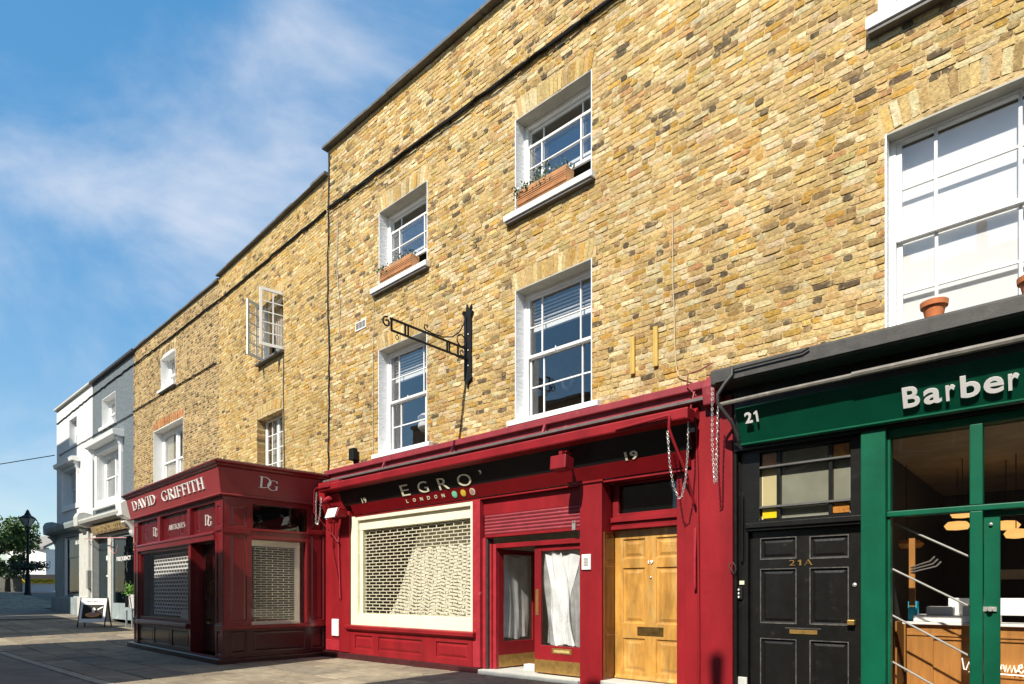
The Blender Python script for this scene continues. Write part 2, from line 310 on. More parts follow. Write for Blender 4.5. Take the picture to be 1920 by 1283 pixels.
def lay(x0, x1, z0, z1, holes, course=.075, joint=.0105, bond='flemish', sag=0):
    out = []; nrow = int((z1-z0)/course)+1
    for r in range(nrow):
        za = z0+r*course; zb = za+course-joint
        if zb > z1+.02: break
        seq = [.225, .1125]; x = x0-(.169 if r % 2 else 0)+nrg.normal(0, .008); k = 0
        while x < x1:
            l = seq[k % 2] if nrg.random() > .06 else seq[(k+1) % 2]
            l *= 1+nrg.normal(0, .03); k += 1
            a, b = max(x, x0), min(x+l-joint, x1); x += l
            if b-a < .025: continue
            iv = [(a, b)]
            for h in holes:
                if h[2] < zb-.012 and h[3] > za+.012:
                    nv = []
                    for (p, q) in iv:
                        if h[1] <= p or h[0] >= q: nv.append((p, q)); continue
                        if h[0]-p > .03: nv.append((p, h[0]))
                        if q-h[1] > .03: nv.append((h[1], q))
                    iv = nv
            dz = nrg.normal(0, .0025); 
            out += [(p, q, za+dz, zb+dz) for p, q in iv]
    return out
def make_bricks(wall, rects, pal, frame, keep=300, rough=1., mat='brick'):
    """nearest `keep` bricks become parts, the rest one joined part"""
    camp = Vector((0, -7.7, 1.36)); sc = []
    for i, (a, b, c, d) in enumerate(rects):
        p = frame.w(((a+b)/2, 0, (c+d)/2)); q = p-camp
        dep = q.x*-.6675+q.y*.7446; lat = q.x*.7446+q.y*.6675
        vis = abs(lat/dep) < .82 and q.z/dep < .95 if dep > 0 else False
        sc.append((0 if vis else 1, dep*dep/max(1e-6, (b-a)*(d-c)), i))
    near = {i for _, _, i in sorted(sc)[:keep]}
    V = []; C = []; F = []; n = 0; base = np.array(BASE.get(wall, (0, 0, 0)))
    for i, (a, b, c, d) in enumerate(rects):
        col = pick(pal)
        g = brick_geo(a, b, c, d, rough)-base
        if i in near:
            me = bpy.data.meshes.new('brick'); me.from_pydata(g.tolist(), [], BF); colour_attr(me, [(*col, 1)]*27); link('brick', me, mat, wall)
        else:
            V.append(g); C.append(np.tile([*col, 1], (27, 1))); F += [tuple(v+n for v in f) for f in BF]; n += 27
    if V:
        me = bpy.data.meshes.new('bricks'); me.from_pydata(np.concatenate(V).tolist(), [], F); colour_attr(me, np.concatenate(C)); link('brickwork', me, mat, wall, kind='stuff')
def arch_bricks(wall, x0, x1, z, h, pal, n=None, rise=0, mat='brick', splay=.06, flat=True):
    n = n or max(5, int((x1-x0)/.078)); 
    for i in range(n):
        g = brick_geo(0, 1, 0, 1, 0); u0, u1 = (i+.07)/n, (i+.93)/n
        for p in g:
            uu = u0+(u1-u0)*min(1, max(0, p[0])); vv = min(1, max(0, p[2]))
            arc = rise*(1-(2*uu-1)**2)
            xb = x0+(x1-x0)*uu; xt = x0-splay+(x1-x0+2*splay)*uu
            p[0] = xb+(xt-xb)*vv+nrg.normal(0, .001); p[2] = z+arc+h*vv+nrg.normal(0, .001)
        me = bpy.data.meshes.new('voussoir'); g = g-np.array(BASE.get(wall, (0, 0, 0))); me.from_pydata(g.tolist(), [], BF); colour_attr(me, [(*pick(pal), 1)]*27); link('voussoir', me, mat, wall)

# ---- windows
def reveal(par, x0, x1, z0, z1, d, mat='white_brick', matt=None, name='reveal'):
    MB().box(x0-.004, x0+.012, -.004, d, z0, z1).build(name, mat, par); MB().box(x1-.012, x1+.004, -.004, d, z0, z1).build(name, mat, par)
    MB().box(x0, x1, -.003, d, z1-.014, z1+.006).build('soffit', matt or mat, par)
def sash(par, x0, x1, z0, z1, y, cols=(), rows=(), st=.05, rail=.06, bar=.022, mat='white', gl='glass', t=.04, name='sash', barname='glazing_bar', tilt=0):
    MB().plate(x0, x1, z0, z1, y, y+t, [(x0+st, x1-st, z0+rail, z1-st)], back=True).build(name, mat, par, .004)
    xs = [x0+st]+[x0+st+(x1-x0-2*st)*c for c in cols]+[x1-st]; zs = [z0+rail]+[z0+rail+(z1-z0-st-rail)*c for c in rows]+[z1-st]
    for x in xs[1:-1]: MB().box(x-bar/2, x+bar/2, y+.005, y+t-.006, z0+rail, z1-st).build(barname, mat, par, .003)
    for z in zs[1:-1]:
        for i in range(len(xs)-1): MB().box(xs[i]+(bar/2 if i else 0), xs[i+1]-(bar/2 if i < len(xs)-2 else 0), y+.006, y+t-.007, z-bar/2, z+bar/2).build(barname, mat, par, .003)
    for i in range(len(xs)-1):
        for j in range(len(zs)-1):
            a, b = rnd.gauss(0, .0025), rnd.gauss(0, .0025); w = xs[i+1]-xs[i]; h = zs[j+1]-zs[j]; yy = y+t*.5
            p = MB(); q = [(xs[i], -a-b, zs[j]), (xs[i+1], a-b, zs[j]), (xs[i+1], a+b, zs[j+1]), (xs[i], -a+b, zs[j+1])]
            p.add([(u, yy+v*.8, k) for u, v, k in q]+[(u, yy+v*.8+.004, k) for u, v, k in q], [(0,1,2,3),(7,6,5,4),(0,4,5,1),(1,5,6,2),(2,6,7,3),(3,7,4,0)]).build('pane', gl, par, recalc=False)
def boxframe(par, x0, x1, z0, z1, y, d, w=.06, mat='white', name='sash_window', bottom=.05):
    return MB().plate(x0, x1, z0, z1, y, y+d, [(x0+w, x1-w, z0+bottom, z1-w)], back=True).build(name, mat, par, .004)
def room(par, x0, x1, z0, z1, y0, y1, mat='room', name='room'):
    m = MB(); v = [(x0,y0,z0),(x1,y0,z0),(x1,y1,z0),(x0,y1,z0),(x0,y0,z1),(x1,y0,z1),(x1,y1,z1),(x0,y1,z1)]
    m.add(v, [(0,1,2,3),(7,6,5,4),(1,5,6,2),(2,6,7,3),(3,7,4,0)]); return m.build(name, mat, par, recalc=False)

# ---- lettering
def glyph(ch, bold=0):
    cu = bpy.data.curves.new('t', 'FONT'); cu.body = ch; cu.size = 1; cu.extrude = .05; cu.offset = bold; cu.resolution_u = 4
    ob = bpy.data.objects.new('t', cu); S.collection.objects.link(ob); dg = bpy.context.evaluated_depsgraph_get(); dg.update()
    me = bpy.data.meshes.new_from_object(ob.evaluated_get(dg)); bpy.data.objects.remove(ob)
    return [tuple(v.co) for v in me.vertices], [tuple(p.vertices) for p in me.polygons]
_o = [(.30, 0), (.50, 0), (.50, 1), (.34, 1), (.10, .84), (.10, .66), (.30, .78)]
ONE = ([(x, y, -.05) for x, y in _o]+[(x, y, .05) for x, y in _o], [tuple(range(7))[::-1], tuple(range(7, 14))]+[(i, (i+1) % 7, 7+(i+1) % 7, 7+i) for i in range(7)])
def put(parent, ch, mat, O, U, V, th=.01, bold=0, name='letter', w=None, h=None):
    """one character or word: lower left at O, U along, V up (given lengths fit width and height)"""
    v, f = glyph(ch, bold) if ch != '1' else ONE; xs = [p[0] for p in v]; ys = [p[1] for p in v]; x0, x1, y0, y1 = min(xs), max(xs), min(ys), max(ys)
    O, U, V = Vector(O), Vector(U), Vector(V); nn = V.cross(U).normalized()*-1
    m = MB(); m.add([tuple(O+U*((p[0]-x0)/(x1-x0))+V*((p[1]-y0)/(y1-y0))+nn*(th*(p[2]/.1+.5))) for p in v], f)
    return m.build(name, mat, parent, recalc=False)
def stroke_glyph(ch):
    """serif capitals as strokes: list of polygons in a unit-high box"""
    P = []; T, t = .13, .05
    def line(x0, y0, x1, y1, w):
        d = Vector((x1-x0, y1-y0)); d.normalize(); n = Vector((-d.y, d.x))*w/2; P.append([(x0+n.x, y0+n.y), (x0-n.x, y0-n.y), (x1-n.x, y1-n.y), (x1+n.x, y1+n.y)])
    def serif(x, y, w=.30): P.append([(x-w/2, y-.02), (x+w/2, y-.02), (x+w/2, y+.02), (x-w/2, y+.02)])
    def arc(cx, cy, rx, ry, a0, a1, n=14):
        for i in range(n):
            A, B = R(a0+(a1-a0)*i/n), R(a0+(a1-a0)*(i+1)/n); q = []
            for a in (A, B):
                w = t+(T-t)*abs(math.cos(a)); q.append(((cx+(rx-w/2)*math.cos(a), cy+(ry-t/2)*math.sin(a)), (cx+(rx+w/2)*math.cos(a), cy+(ry+t/2)*math.sin(a))))
            P.append([q[0][0], q[0][1], q[1][1], q[1][0]])
    if ch in 'DIRFTHNEPKLB': 
        x = .15 if ch != 'T' else .38
        line(x, 0, x, 1, T); serif(x, .02); 
        if ch != 'T': serif(x, .98)
    if ch == 'D': line(.1, .97, .35, .97, t); line(.1, .03, .35, .03, t); arc(.33, .5, .42, .47, -90, 90); w = .85
    elif ch == 'I': w = .3
    elif ch == 'A': line(.05, 0, .40, 1, t); line(.75, 0, .40, 1, T); line(.2, .33, .6, .33, t); serif(.06, .02, .24); serif(.74, .02, .28); w = .8
    elif ch == 'V': line(.05, 1, .40, 0, T); line(.75, 1, .40, 0, t); serif(.06, .98, .28); serif(.74, .98, .24); w = .8
    elif ch == 'G': arc(.5, .5, .42, .47, 45, 320); line(.80, 0.1, .80, .45, T*.9); serif(.78, .45, .3); line(.8, .72, .82, .95, t); w = .95
    elif ch == 'R': arc(.3, .73, .26, .24, -90, 90, 10); line(.1, .97, .32, .97, t); line(.15, .49, .32, .49, t); line(.35, .5, .75, 0, T); serif(.74, .02, .2); w = .8
    elif ch == 'F': line(.1, .97, .6, .97, t); line(.15, .52, .48, .52, t); line(.6, .82, .6, 1, t); line(.48, .42, .48, .62, t); w = .63
    elif ch == 'E': line(.1, .97, .6, .97, t); line(.15, .52, .48, .52, t); line(.1, .03, .62, .03, t); line(.6, .82, .6, 1, t); line(.62, 0, .62, .2, t); w = .65
    elif ch == 'T': line(.02, .97, .74, .97, t); line(.03, .8, .03, 1, t); line(.73, .8, .73, 1, t); w = .76
    elif ch == 'H': line(.68, 0, .68, 1, T); serif(.68, .02); serif(.68, .98); line(.15, .52, .68, .52, t); w = .83
    elif ch == 'N': line(.15, 1, .68, 0, T); line(.68, 0, .68, 1, t); serif(.68, .98, .25); w = .8
    elif ch == 'Q': arc(.5, .5, .42, .47, 0, 360, 22); line(.5, .2, .85, -.1, t*1.6); w = .95
    elif ch == 'U': line(.15, 1, .15, .35, T); line(.68, 1, .68, .35, t); arc(.415, .35, .265, .33, 180, 360, 10); serif(.15, .98); serif(.68, .98, .22); w = .8
    elif ch == 'S': arc(.32, .73, .2, .24, 40, 270, 10); arc(.32, .27, .2, .24, 90, -140, 10); w = .6
    elif ch == 'L': line(.1, .03, .6, .03, t); line(.6, 0, .6, .2, t); w = .62
    elif ch == 'O': arc(.45, .5, .38, .47, 0, 360, 22); w = .9
    elif ch == 'Y': line(.05, 1, .38, .45, T); line(.72, 1, .38, .45, t); line(.38, 0, .38, .5, T); serif(.38, .02); serif(.06, .98, .22); serif(.72, .98, .22); w = .77
    elif ch == 'C': arc(.47, .5, .4, .47, 45, 315); line(.76, .72, .78, .95, t); w = .8
    else: w = .3
    return P, w
def serif_text(parent, txt, mat, O, U, V, th=.012, track=.12, name='letter', fit=None):
    O, U, V = Vector(O), Vector(U).normalized(), Vector(V); h = V.length; nn = V.cross(U).normalized()*-1
    adv = []; x = 0
    for c in txt:
        P, w = stroke_glyph(c); adv.append((x, P)); x += (w if c != ' ' else .45)+track
    sx = (fit/(x-track)) if fit else h
    for (ax, P), c in zip(adv, txt):
        if c == ' ': continue
        m = MB()
        for k, q in enumerate(P):
            n = len(q); e = th*(1-.012*(k % 12))
            a = [O+U*((ax+p[0])*sx)+V*p[1] for p in q]
            m.add([tuple(p+nn*e) for p in a]+[tuple(p) for p in a], [tuple(range(n))]+[(i, (i+1) % n, n+(i+1) % n, n+i) for i in range(n)])
        m.build(name, mat, parent, recalc=False)

# ================================================================ SETTING: ground
ZP = [(-400, 1.6), (-75, 1.6), (-58, 1.42), (-50, 1.14), (-39, .52), (-32, .30), (-26.5, .14), (-18.6, -.085), (-12.4, -.055), (-5, 0), (60, .1)]
def zg(x):
    for (a, p), (b, q) in zip(ZP, ZP[1:]):
        if x <= b: return p+(q-p)*(x-a)/(b-a)
    return ZP[-1][1]
def sheet(name, xs, ys, dz, mat, kind='structure'):
    m = MB()
    for i in range(len(xs)-1):
        for j in range(len(ys)-1):
            m.add([(xs[i], ys[j], zg(xs[i])+dz), (xs[i+1], ys[j], zg(xs[i+1])+dz), (xs[i+1], ys[j+1], zg(xs[i+1])+dz), (xs[i], ys[j+1], zg(xs[i])+dz)], [(0, 1, 2, 3)])
    return m.build(name, mat, kind=kind)
XS = [-900, -400, -200, -110, -75, -66, -58, -54, -50, -44, -39, -35, -32, -29, -26.5, -22, -18.6, -15, -12.4, -9, -5, 0, 6, 20, 60]
sheet('ground', XS, [-900, -80, -30, -4.8, 0, 20, 80, 900], -.05, 'ground')
sheet('road', [x for x in XS if -120 < x < 30], [-7.9, -4.78], -.016, 'road')
sheet('far_road', [-110, -75, -66, -58, -54, -50, -44, -39, -35, -32], [-7.95, -4.78, -1.4, .2], -.006, 'road')
pav = sheet('pavement', [x for x in XS if -33 <= x <= 21], [-4.6, .3], -.028, 'ground')
# flush granite kerb stones
x = -30.0
while x < 8:
    l = rnd.uniform(.75, 1.05); z = zg(x+l/2)
    MB().box(x+.006, x+l-.006, -4.775, -4.605, z-.06, z+rnd.uniform(-.004, .004)).build('kerb_stone', 'kerb', pav, .008); x += l
# paving slabs: rows parallel to the shop fronts
row = -4.6
while row < -.12:
    dp = min(rnd.choice([.55, .62, .70, .76]), .02-row)
    if .02-(row+dp) < .3: dp = .02-row
    x = -31+rnd.uniform(0, .5)
    while x < 5:
        l = rnd.choice([.55, .7, .8, .92, 1.05, 1.2]); g = .011
        if x+l > -31:
            c = np.array(rnd.choice([(.27, .22, .15), (.30, .245, .165), (.22, .185, .135), (.245, .195, .13), (.33, .275, .19)]))*rnd.uniform(.85, 1.12)
            a, b, e, f = x+g, x+l-g, row+g, row+dp-g; q = [(a, e), (b, e), (b, f), (a, f)]; k = .012; tz = rnd.gauss(0, .0022)
            qi = [(a+k, e+k), (b-k, e+k), (b-k, f-k), (a+k, f-k)]; hz = [rnd.gauss(0, .0022)+tz for _ in q]
            vs = [(u, w, zg(u)-.05) for u, w in q]+[(u, w, zg(u)-.008+d) for (u, w), d in zip(q, hz)]+[(u, w, zg(u)+d) for (u, w), d in zip(qi, hz)]
            fs = [(i, (i+1) % 4, 4+(i+1) % 4, 4+i) for i in range(4)]+[(4+i, 4+(i+1) % 4, 8+(i+1) % 4, 8+i) for i in range(4)]+[(8, 9, 10, 11)]
            me = bpy.data.meshes.new('paving_slab'); me.from_pydata(vs, [], fs); colour_attr(me, [(*c, 1)]*12); link('paving_slab', me, 'slab', pav)
        x += l
    row += dp
# granite setts of the crossing street, too small to pick apart
m = MB(); cols = []
for i in range(150):
    xx = -40-.13*i
    for j in range(34):
        yy = -4.6+.18*j+(.09 if i % 2 else 0); h = rnd.uniform(-.006, .008); a, b, c, d = xx+.008, xx+.122, yy+.008, yy+.172; z = zg(xx)
        m.add([(a, c, z+h), (b, c, zg(b)+h), (b, d, zg(b)+h), (a, d, z+h), (a-.006, c-.006, z-.02), (b+.006, c-.006, z-.02), (b+.006, d+.006, z-.02), (a-.006, d+.006, z-.02)], [(0, 1, 2, 3), (4, 5, 1, 0), (5, 6, 2, 1), (6, 7, 3, 2), (7, 4, 0, 3)])
o = m.build('granite_setts', 'slab', recalc=False, kind='stuff'); cc = []
for i in range(150*34): k = rnd.uniform(.55, 1.25); cc += [(.36*k, .29*k, .20*k, 1)]*8
colour_attr(o.data, cc)
tag(o, 'grey granite setts paving the crossing street at far left', 'setts')

# ================================================================ BUILDING A (over the red and green shops)
A = thing('brick_building', 'tall yellow stock brick building above the crimson and green shopfronts', 'building', (-5, 0, 0))
HA = [(-10.56, -9.05, 7.55, 9.15), (-6.83, -5.31, 7.55, 9.15), (-10.58, -9.06, 4.10, 6.33), (-6.83, -5.31, 4.10, 6.34), (-1.495, .06, 4.0, 6.30), (-1.56, 0., 7.5, 9.1)]
wa = MB().plate(-12.46, 2.4, 3.62, 11.3, .0035, .30, HA, sides=True).build('wall', 'mortar', A, recalc=False)
arch = [(h[0]-.07, h[1]+.07, h[3], h[3]+.295) for h in HA]
make_bricks(wa, lay(-12.45, 2.0, 3.95, 11.28, HA+arch), PAL_A, FA)
for h in HA: arch_bricks(wa, h[0], h[1], h[3]+.006, .285, PAL_A[:5], rise=.09 if h[0] > -2 else .0)
MB().plate(-1.6, .1, 6.29, 6.42, .02, .14).build('arch_infill', 'lead', A)
def coping(par, x0, x1, z, o, th):
    x = x0
    while x < x1-.05:
        l = min(rnd.uniform(.7, 1.0), x1-x); l = x1-x if x1-x-l < .3 else l; d, e = rnd.gauss(0, .006), rnd.gauss(0, .006)
        MB().prism([(-o+e, z+.004), (.4, z+.004), (.4, z+th+.04+d), (-o+.03+e, z+th+d), (-o+e, z+th-.02+d)], x+.004, x+l-.004).build('coping_stone', 'lead', par, .006); x += l
coping(A, -12.53, 2.4, 11.305, .13, .09)
MB().box(-12.4, 2.4, .34, 9, 10.7, 10.8).box(-12.4, 2.4, 8.8, 9, 3.7, 10.7).build('roof', 'lead', A)
def first_floor(par, x0, x1, z0, z1, shift=0):
    w = boxframe(par, x0+.012, x1-.012, z0+.08, z1-.014, .215, .14, .055)
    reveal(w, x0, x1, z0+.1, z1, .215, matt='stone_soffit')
    MB().prism([(-.11, z0-.005), (.23, z0-.005), (.23, z0+.125), (-.10, z0+.085), (-.11, z0+.07)], x0-.10, x1+.17).build('sill', 'white', w, .006)
    mid = z0+1.18; a, b = x0+.067, x1-.067
    sash(w, a, b, mid-.02, z1-.07, .23, (.2, .8), (.5,), st=.05, rail=.045)
    sash(w, a, b, z0+.13, mid+.022, .278, (.2, .8), (.5,), st=.05, rail=.075)
    MB().box(a+.005, a+.03, .218, .235, z0+.14, mid-.02).box(b-.03, b-.005, .218, .235, z0+.14, mid-.02).build('parting_bead', 'white', w)
    MB().tube([(a+.6, .225, mid), (a+.6, .225, mid+.05)], [.016, .006], 6).build('catch', 'white', w)
    room(par, x0-.6, x1+.6, z0-.5, z1+.3, .36, 3.6)
    m = MB()
    for k in range(7): m.box(a+.02, b-.02, .37, .41, z1-.52+k*.06, z1-.512+k*.06)
    m.box(a+.02, b-.02, .365, .415, z1-.60, z1-.53); m.build('blind', 'blind', w)
    return w
first_floor(A, *HA[2]); first_floor(A, *HA[3])
def second_floor(par, x0, x1, z0, z1):
    w = boxframe(par, x0+.012, x1-.012, z0+.08, z1-.014, .215, .14, .055)
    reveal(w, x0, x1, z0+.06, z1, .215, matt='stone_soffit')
    MB().prism([(-.11, z0-.06), (.23, z0-.06), (.23, z0+.085), (-.10, z0+.045), (-.11, z0+.03)], x0-.17, x1+.07).build('sill', 'white', w, .006)
    MB().box(x0-.14, x1+.05, -.085, 0, z0-.10, z0-.062).build('sill_course', 'lead', w)
    a, b = x0+.067, x1-.067
    sash(w, a, b, z0+.48, z0+1.24, .23, (.2, .8), (.5,), st=.04, rail=.05)
    sash(w, a, b, z0+.60, z1-.08, .28, (.2, .8), (.28,), st=.04, rail=.05)
    MB().box(a, a+.022, .22, .229, z0+.1, z1-.08).box(b-.022, b, .22, .229, z0+.1, z1-.08).build('parting_bead', 'white', w)
    room(par, x0-.6, x1+.6, z0-.5, z1+.3, .36, 3.6)
second_floor(A, *HA[0]); second_floor(A, *HA[1])
# barber first-floor window, blinds drawn
def barber_win(x0, x1, z0, z1, z2):
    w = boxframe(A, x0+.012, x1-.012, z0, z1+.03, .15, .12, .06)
    reveal(w, x0, x1, z0, z1, .15, matt='stone_soffit')
    a, b = x0+.075, x1-.075
    sash(w, a, b, z2-.02, z1, .16, (.235, .765), (.5,), st=.05, rail=.05, bar=.03)
    sash(w, a, b, z0+.05, z2+.025, .205, (.235, .765), (.42,), st=.05, rail=.06, bar=.03)
    MB().box(a, b, .285, .295, z0+.06, z1-.05).build('roller_blind', 'blind', w)
    room(A, x0-.2, x1+.2, z0-.2, z1+.2, .31, 2)
barber_win(-1.495, .06, 4.12, 6.30, 5.2); barber_win(-1.56, 0, 7.62, 9.1, 8.4)
for o in A.children:
    if o.name.startswith('sash_window') : pass
MB().prism([(-.13, 7.44), (.1, 7.44), (.1, 7.62), (-.12, 7.58), (-.13, 7.56)], -1.66, .1).build('sill', 'white', A, .006)
MB().prism([(-.11, 7.40), (.0, 7.40), (.0, 7.437), (-.11, 7.437)], -1.64, .08).build('sill_course', 'lead', A)

# ================================================================ BUILDING B (open casement)
B = thing('brick_building', 'yellow brick house with an open casement window above the maroon bay shop', 'building', (-3.2, 0, 0), FB)
HB = [(-3.52, -2.24, 7.42, 8.93), (-3.77, -2.25, 4.0, 5.98)]
wb = MB().plate(-6.43, -.004, 3.3, 10.74, .0035, .30, HB).build('wall', 'mortar', B, recalc=False)
make_bricks(wb, lay(-6.43, -.01, 3.8, 10.72, HB+[(-3.57, -2.2, 8.93, 9.18), (-3.85, -2.17, 5.98, 6.35)]), PAL_B, FB)
arch_bricks(wb, -3.52, -2.24, 8.935, .24, PAL_B[:4]); arch_bricks(wb, -3.77, -2.25, 5.99, .24, PAL_B[:4], rise=.10)
coping(B, -6.44, .0, 10.745, .10, .08)
MB().box(-6.4, 0, .34, 9, 10.2, 10.3).box(-6.4, 0, 8.8, 9, 3.5, 10.2).build('roof', 'lead', B)
cw = boxframe(B, -3.50, -2.26, 7.45, 8.91, .12, .08, .05, name='casement_window')
MB().prism([(-.12, 7.36), (.12, 7.36), (.12, 7.46), (-.12, 7.42)], -3.66, -2.16).build('sill', 'lead', cw, .005)
for hx, op in ((-3.46, R(68)), (-2.28, R(98))):      # leaves swung out at right angles to the wall
    xf = (lambda h, c, q: (lambda u, d, z: (h+u*c+d*q, -u*q+d*c+.1, z)))(hx, math.cos(op), math.sin(op))
    def leaf():
        m = MB(xf); m.plate(0, .64, 7.47, 8.90, -.02, .02, [(.06, .58, 7.54, 8.83)], back=True); return m
    leaf().build('casement_leaf', 'white', cw, .004)
    m = MB(xf); m.box(.305, .335, -.014, .014, 7.54, 8.83)
    m.build('glazing_bar', 'white', cw)
    for k in range(1, 5):
        MB(xf).box(.06, .304, -.012, .012, 7.54+k*.258-.012, 7.54+k*.258+.012).box(.336, .58, -.012, .012, 7.54+k*.258-.012, 7.54+k*.258+.012).build('glazing_bar', 'white', cw)
    for k in range(5):
        for (p, q) in ((.06, .305), (.335, .58)): MB(xf).box(p, q, -.002, .002, 7.54+k*.258+.012, 7.54+(k+1)*.258-.012).build('pane', 'glass', cw)
m = MB()
for i in range(10): m.box(-3.45+.05*i, -3.41+.05*i, .34+.02*(i % 2), .36+.02*(i % 2), 7.45, 8.85)
m.build('curtain', 'plaster', cw); room(B, -4.6, -1.6, 6.9, 9.3, .31, 3.5)
aw = boxframe(B, -3.74, -2.28, 3.95, 6.05, .22, .08, .05, name='arched_window')
sash(aw, -3.69, -3.03, 3.98, 5.97, .225, (.5,), (.2, .4, .6, .8), st=.045, rail=.05, bar=.024, name='casement')
sash(aw, -2.99, -2.33, 3.98, 5.97, .225, (.5,), (.2, .4, .6, .8), st=.045, rail=.05, bar=.024, name='casement')
m = MB()
for i in range(30): m.box(-3.72+.048*i, -3.685+.048*i, .36+.015*(i % 2), .37+.015*(i % 2), 3.9, 5.95)
m.build('net_curtain', 'net', aw); room(B, -4.4, -1.8, 3.6, 6.3, .31, 3.5)
for x in (-3.77, -2.25):
    for k in range(25):
        z = 4.05+k*.076; MB().box(x+(0 if x < -3 else -.012), x+(.012 if x < -3 else 0), .0, .215, z, z+.066).build('brick', 'brick_red', wb)
for o in wb.children:
    if o.data and not o.data.color_attributes: colour_attr(o.data, [(*pick(PAL_C), 1)]*len(o.data.vertices))

# ================================================================ BUILDING C
Cb = thing('brick_building', 'brown and yellow brick house with white window reveals beside the grey painted house', 'building', (-4, 0, 0), FC)
HC = [(-4.98, -3.60, 8.43, 9.55), (-5.75, -2.88, 4.9, 7.15)]
wc = MB().plate(-8.046, -.003, 3.0, 10.62, .003, .30, HC).build('wall', 'mortar_grey', Cb, recalc=False)
make_bricks(wc, lay(-8.04, -.01, 3.5, 10.58, HC+[(-5.05, -3.53, 9.55, 9.9), (-5.85, -2.78, 7.15, 7.47)], joint=.019), PAL_C, FC, rough=.8, mat='brick_plain')
arch_bricks(wc, -4.98, -3.6, 9.56, .22, PAL_C[2:5], rise=.12); arch_bricks(wc, -5.75, -2.88, 7.16, .27, [((.42, .16, .055), 1), ((.36, .13, .05), 1), ((.47, .22, .09), 1)], rise=.04, n=34)
coping(Cb, -8.05, -.01, 10.625, .08, .08)
MB().box(-8, 0, .34, 9, 10.1, 10.2).box(-8, 0, 8.8, 9, 3.5, 10.1).build('roof', 'lead', Cb)
w = boxframe(Cb, -4.97, -3.61, 8.47, 9.66, .26, .1, .1); reveal(w, -4.98, -3.60, 8.45, 9.56, .26, 'white')
MB().box(-4.98, -3.6, .0, .26, 9.58, 9.66).build('soffit', 'white', w)
sash(w, -4.87, -3.71, 8.98, 9.55, .28, (.5,), (), bar=.03); sash(w, -4.87, -3.71, 8.5, 9.0, .32, (.5,), (), bar=.03)
MB().prism([(-.10, 8.36), (.2, 8.36), (.2, 8.47), (-.10, 8.44)], -5.12, -3.5).build('sill', 'white', w, .005); room(Cb, -5.3, -3.2, 8.2, 9.9, .37, 3)
MB().box(-4.8, -4.0, .42, .43, 8.5, 9.5).build('curtain', 'net', w)
w = boxframe(Cb, -5.74, -2.89, 4.92, 7.14, .30, .1, .12); reveal(w, -5.75, -2.88, 4.92, 7.15, .30, 'white')
MB().box(-4.39, -4.23, .29, .38, 4.97, 7.02).build('mullion', 'white', w, .004)
for (p, q) in ((-5.62, -4.40), (-4.22, -3.01)):
    sash(w, p, q, 6.0, 7.02, .315, (), (), st=.07, rail=.06); sash(w, p, q, 4.97, 6.03, .355, (), (), st=.07)
    MB().box(p, q, .41, .42, 4.95, 7.0).build('roller_blind', 'blind_cream', w)
room(Cb, -6, -2.6, 4.7, 7.3, .43, 3)

# ================================================================ BUILDINGS D (grey) and E (white)
def consoles(par, x, z0, z1, d, mat='white', w=.22):      # scrolled bracket
    prof = [(0, z0)]+[(-d*.35*math.sin(t*1.57), z0+(z1-z0)*.45*t) for t in (.3, .6, 1)]+[(-d*(.35+.65*t), z0+(z1-z0)*(.45+.45*math.sin(t*1.57))) for t in (.3, .6, 1)]+[(-d, z1), (0, z1)]
    MB().prism(prof, x-w/2, x+w/2).build('console', mat, par, .01)
G = thing('painted_house', 'slate grey painted house with a white hooded window, shop below', 'building', (-2.6, 0, .2), FD)
HG = [(-4.0, -2.2, 8.38, 9.62), (-4.55, -1.55, 5.3, 7.35)]
MB().plate(-5.42, .24, 4.2, 10.56, 0, .3, HG).build('wall', 'grey_paint', G)
MB().prism([(-.14, 10.57), (.35, 10.57), (.35, 10.72), (-.14, 10.68)], -5.43, .26).build('coping', 'black_grey', G, .006)
MB().box(-5.4, .2, .34, 8, 10, 10.1).box(-5.4, .2, 7.9, 8, 0, 10).build('roof', 'lead', G)
w = boxframe(G, -3.99, -2.21, 8.4, 9.60, .28, .08, .1); reveal(w, -4.0, -2.2, 8.4, 9.62, .28, 'white')
sash(w, -3.89, -2.31, 8.97, 9.5, .30, (.5,), ()); sash(w, -3.89, -2.31, 8.45, 9.0, .33, (.5,), ()); room(G, -4.3, -1.9, 8.1, 9.9, .37, 3)
MB().box(-4.15, -2.05, -.1, .2, 8.28, 8.40).build('sill', 'white', w, .008)
w = boxframe(G, -4.54, -1.56, 5.33, 7.33, .25, .1, .14); reveal(w, -4.55, -1.55, 5.33, 7.35, .25, 'white')
MB().box(-3.11, -2.99, .24, .34, 5.4, 7.19).build('mullion', 'white', w, .004)
for p, q in ((-4.40, -3.12), (-2.98, -1.70)):
    sash(w, p, q, 6.28, 7.19, .27, (), ()); sash(w, p, q, 5.38, 6.31, .31, (), ())
    MB().box(p+.5, q-.1, .45, .46, 5.5, 7.1).build('curtain', 'net', w)
room(G, -4.9, -1.2, 5.0, 7.6, .36, 3)
MB().plate(-4.85, -1.25, 5.05, 7.55, -.07, 0, [(-4.55, -1.55, 5.32, 7.35)]).build('surround', 'white', w, .01)
MB().prism([(-.42, 7.72), (-.40, 7.62), (-.2, 7.56), (0, 7.56), (0, 7.86), (-.44, 7.80)], -5.05, -1.05).build('hood', 'white', w, .01)
consoles(w, -4.82, 7.0, 7.56, .28); consoles(w, -1.28, 7.0, 7.56, .28)
MB().box(-4.9, -1.2, -.14, 0, 4.95, 5.05).build('sill', 'white', w, .01)
E = thing('painted_house', 'white painted corner house at the far left end of the terrace', 'building', (-8.5, 0, .3), FD)
HE = [(-9.3, -7.95, 8.45, 9.72), (-10.25, -7.85, 5.58, 7.28)]
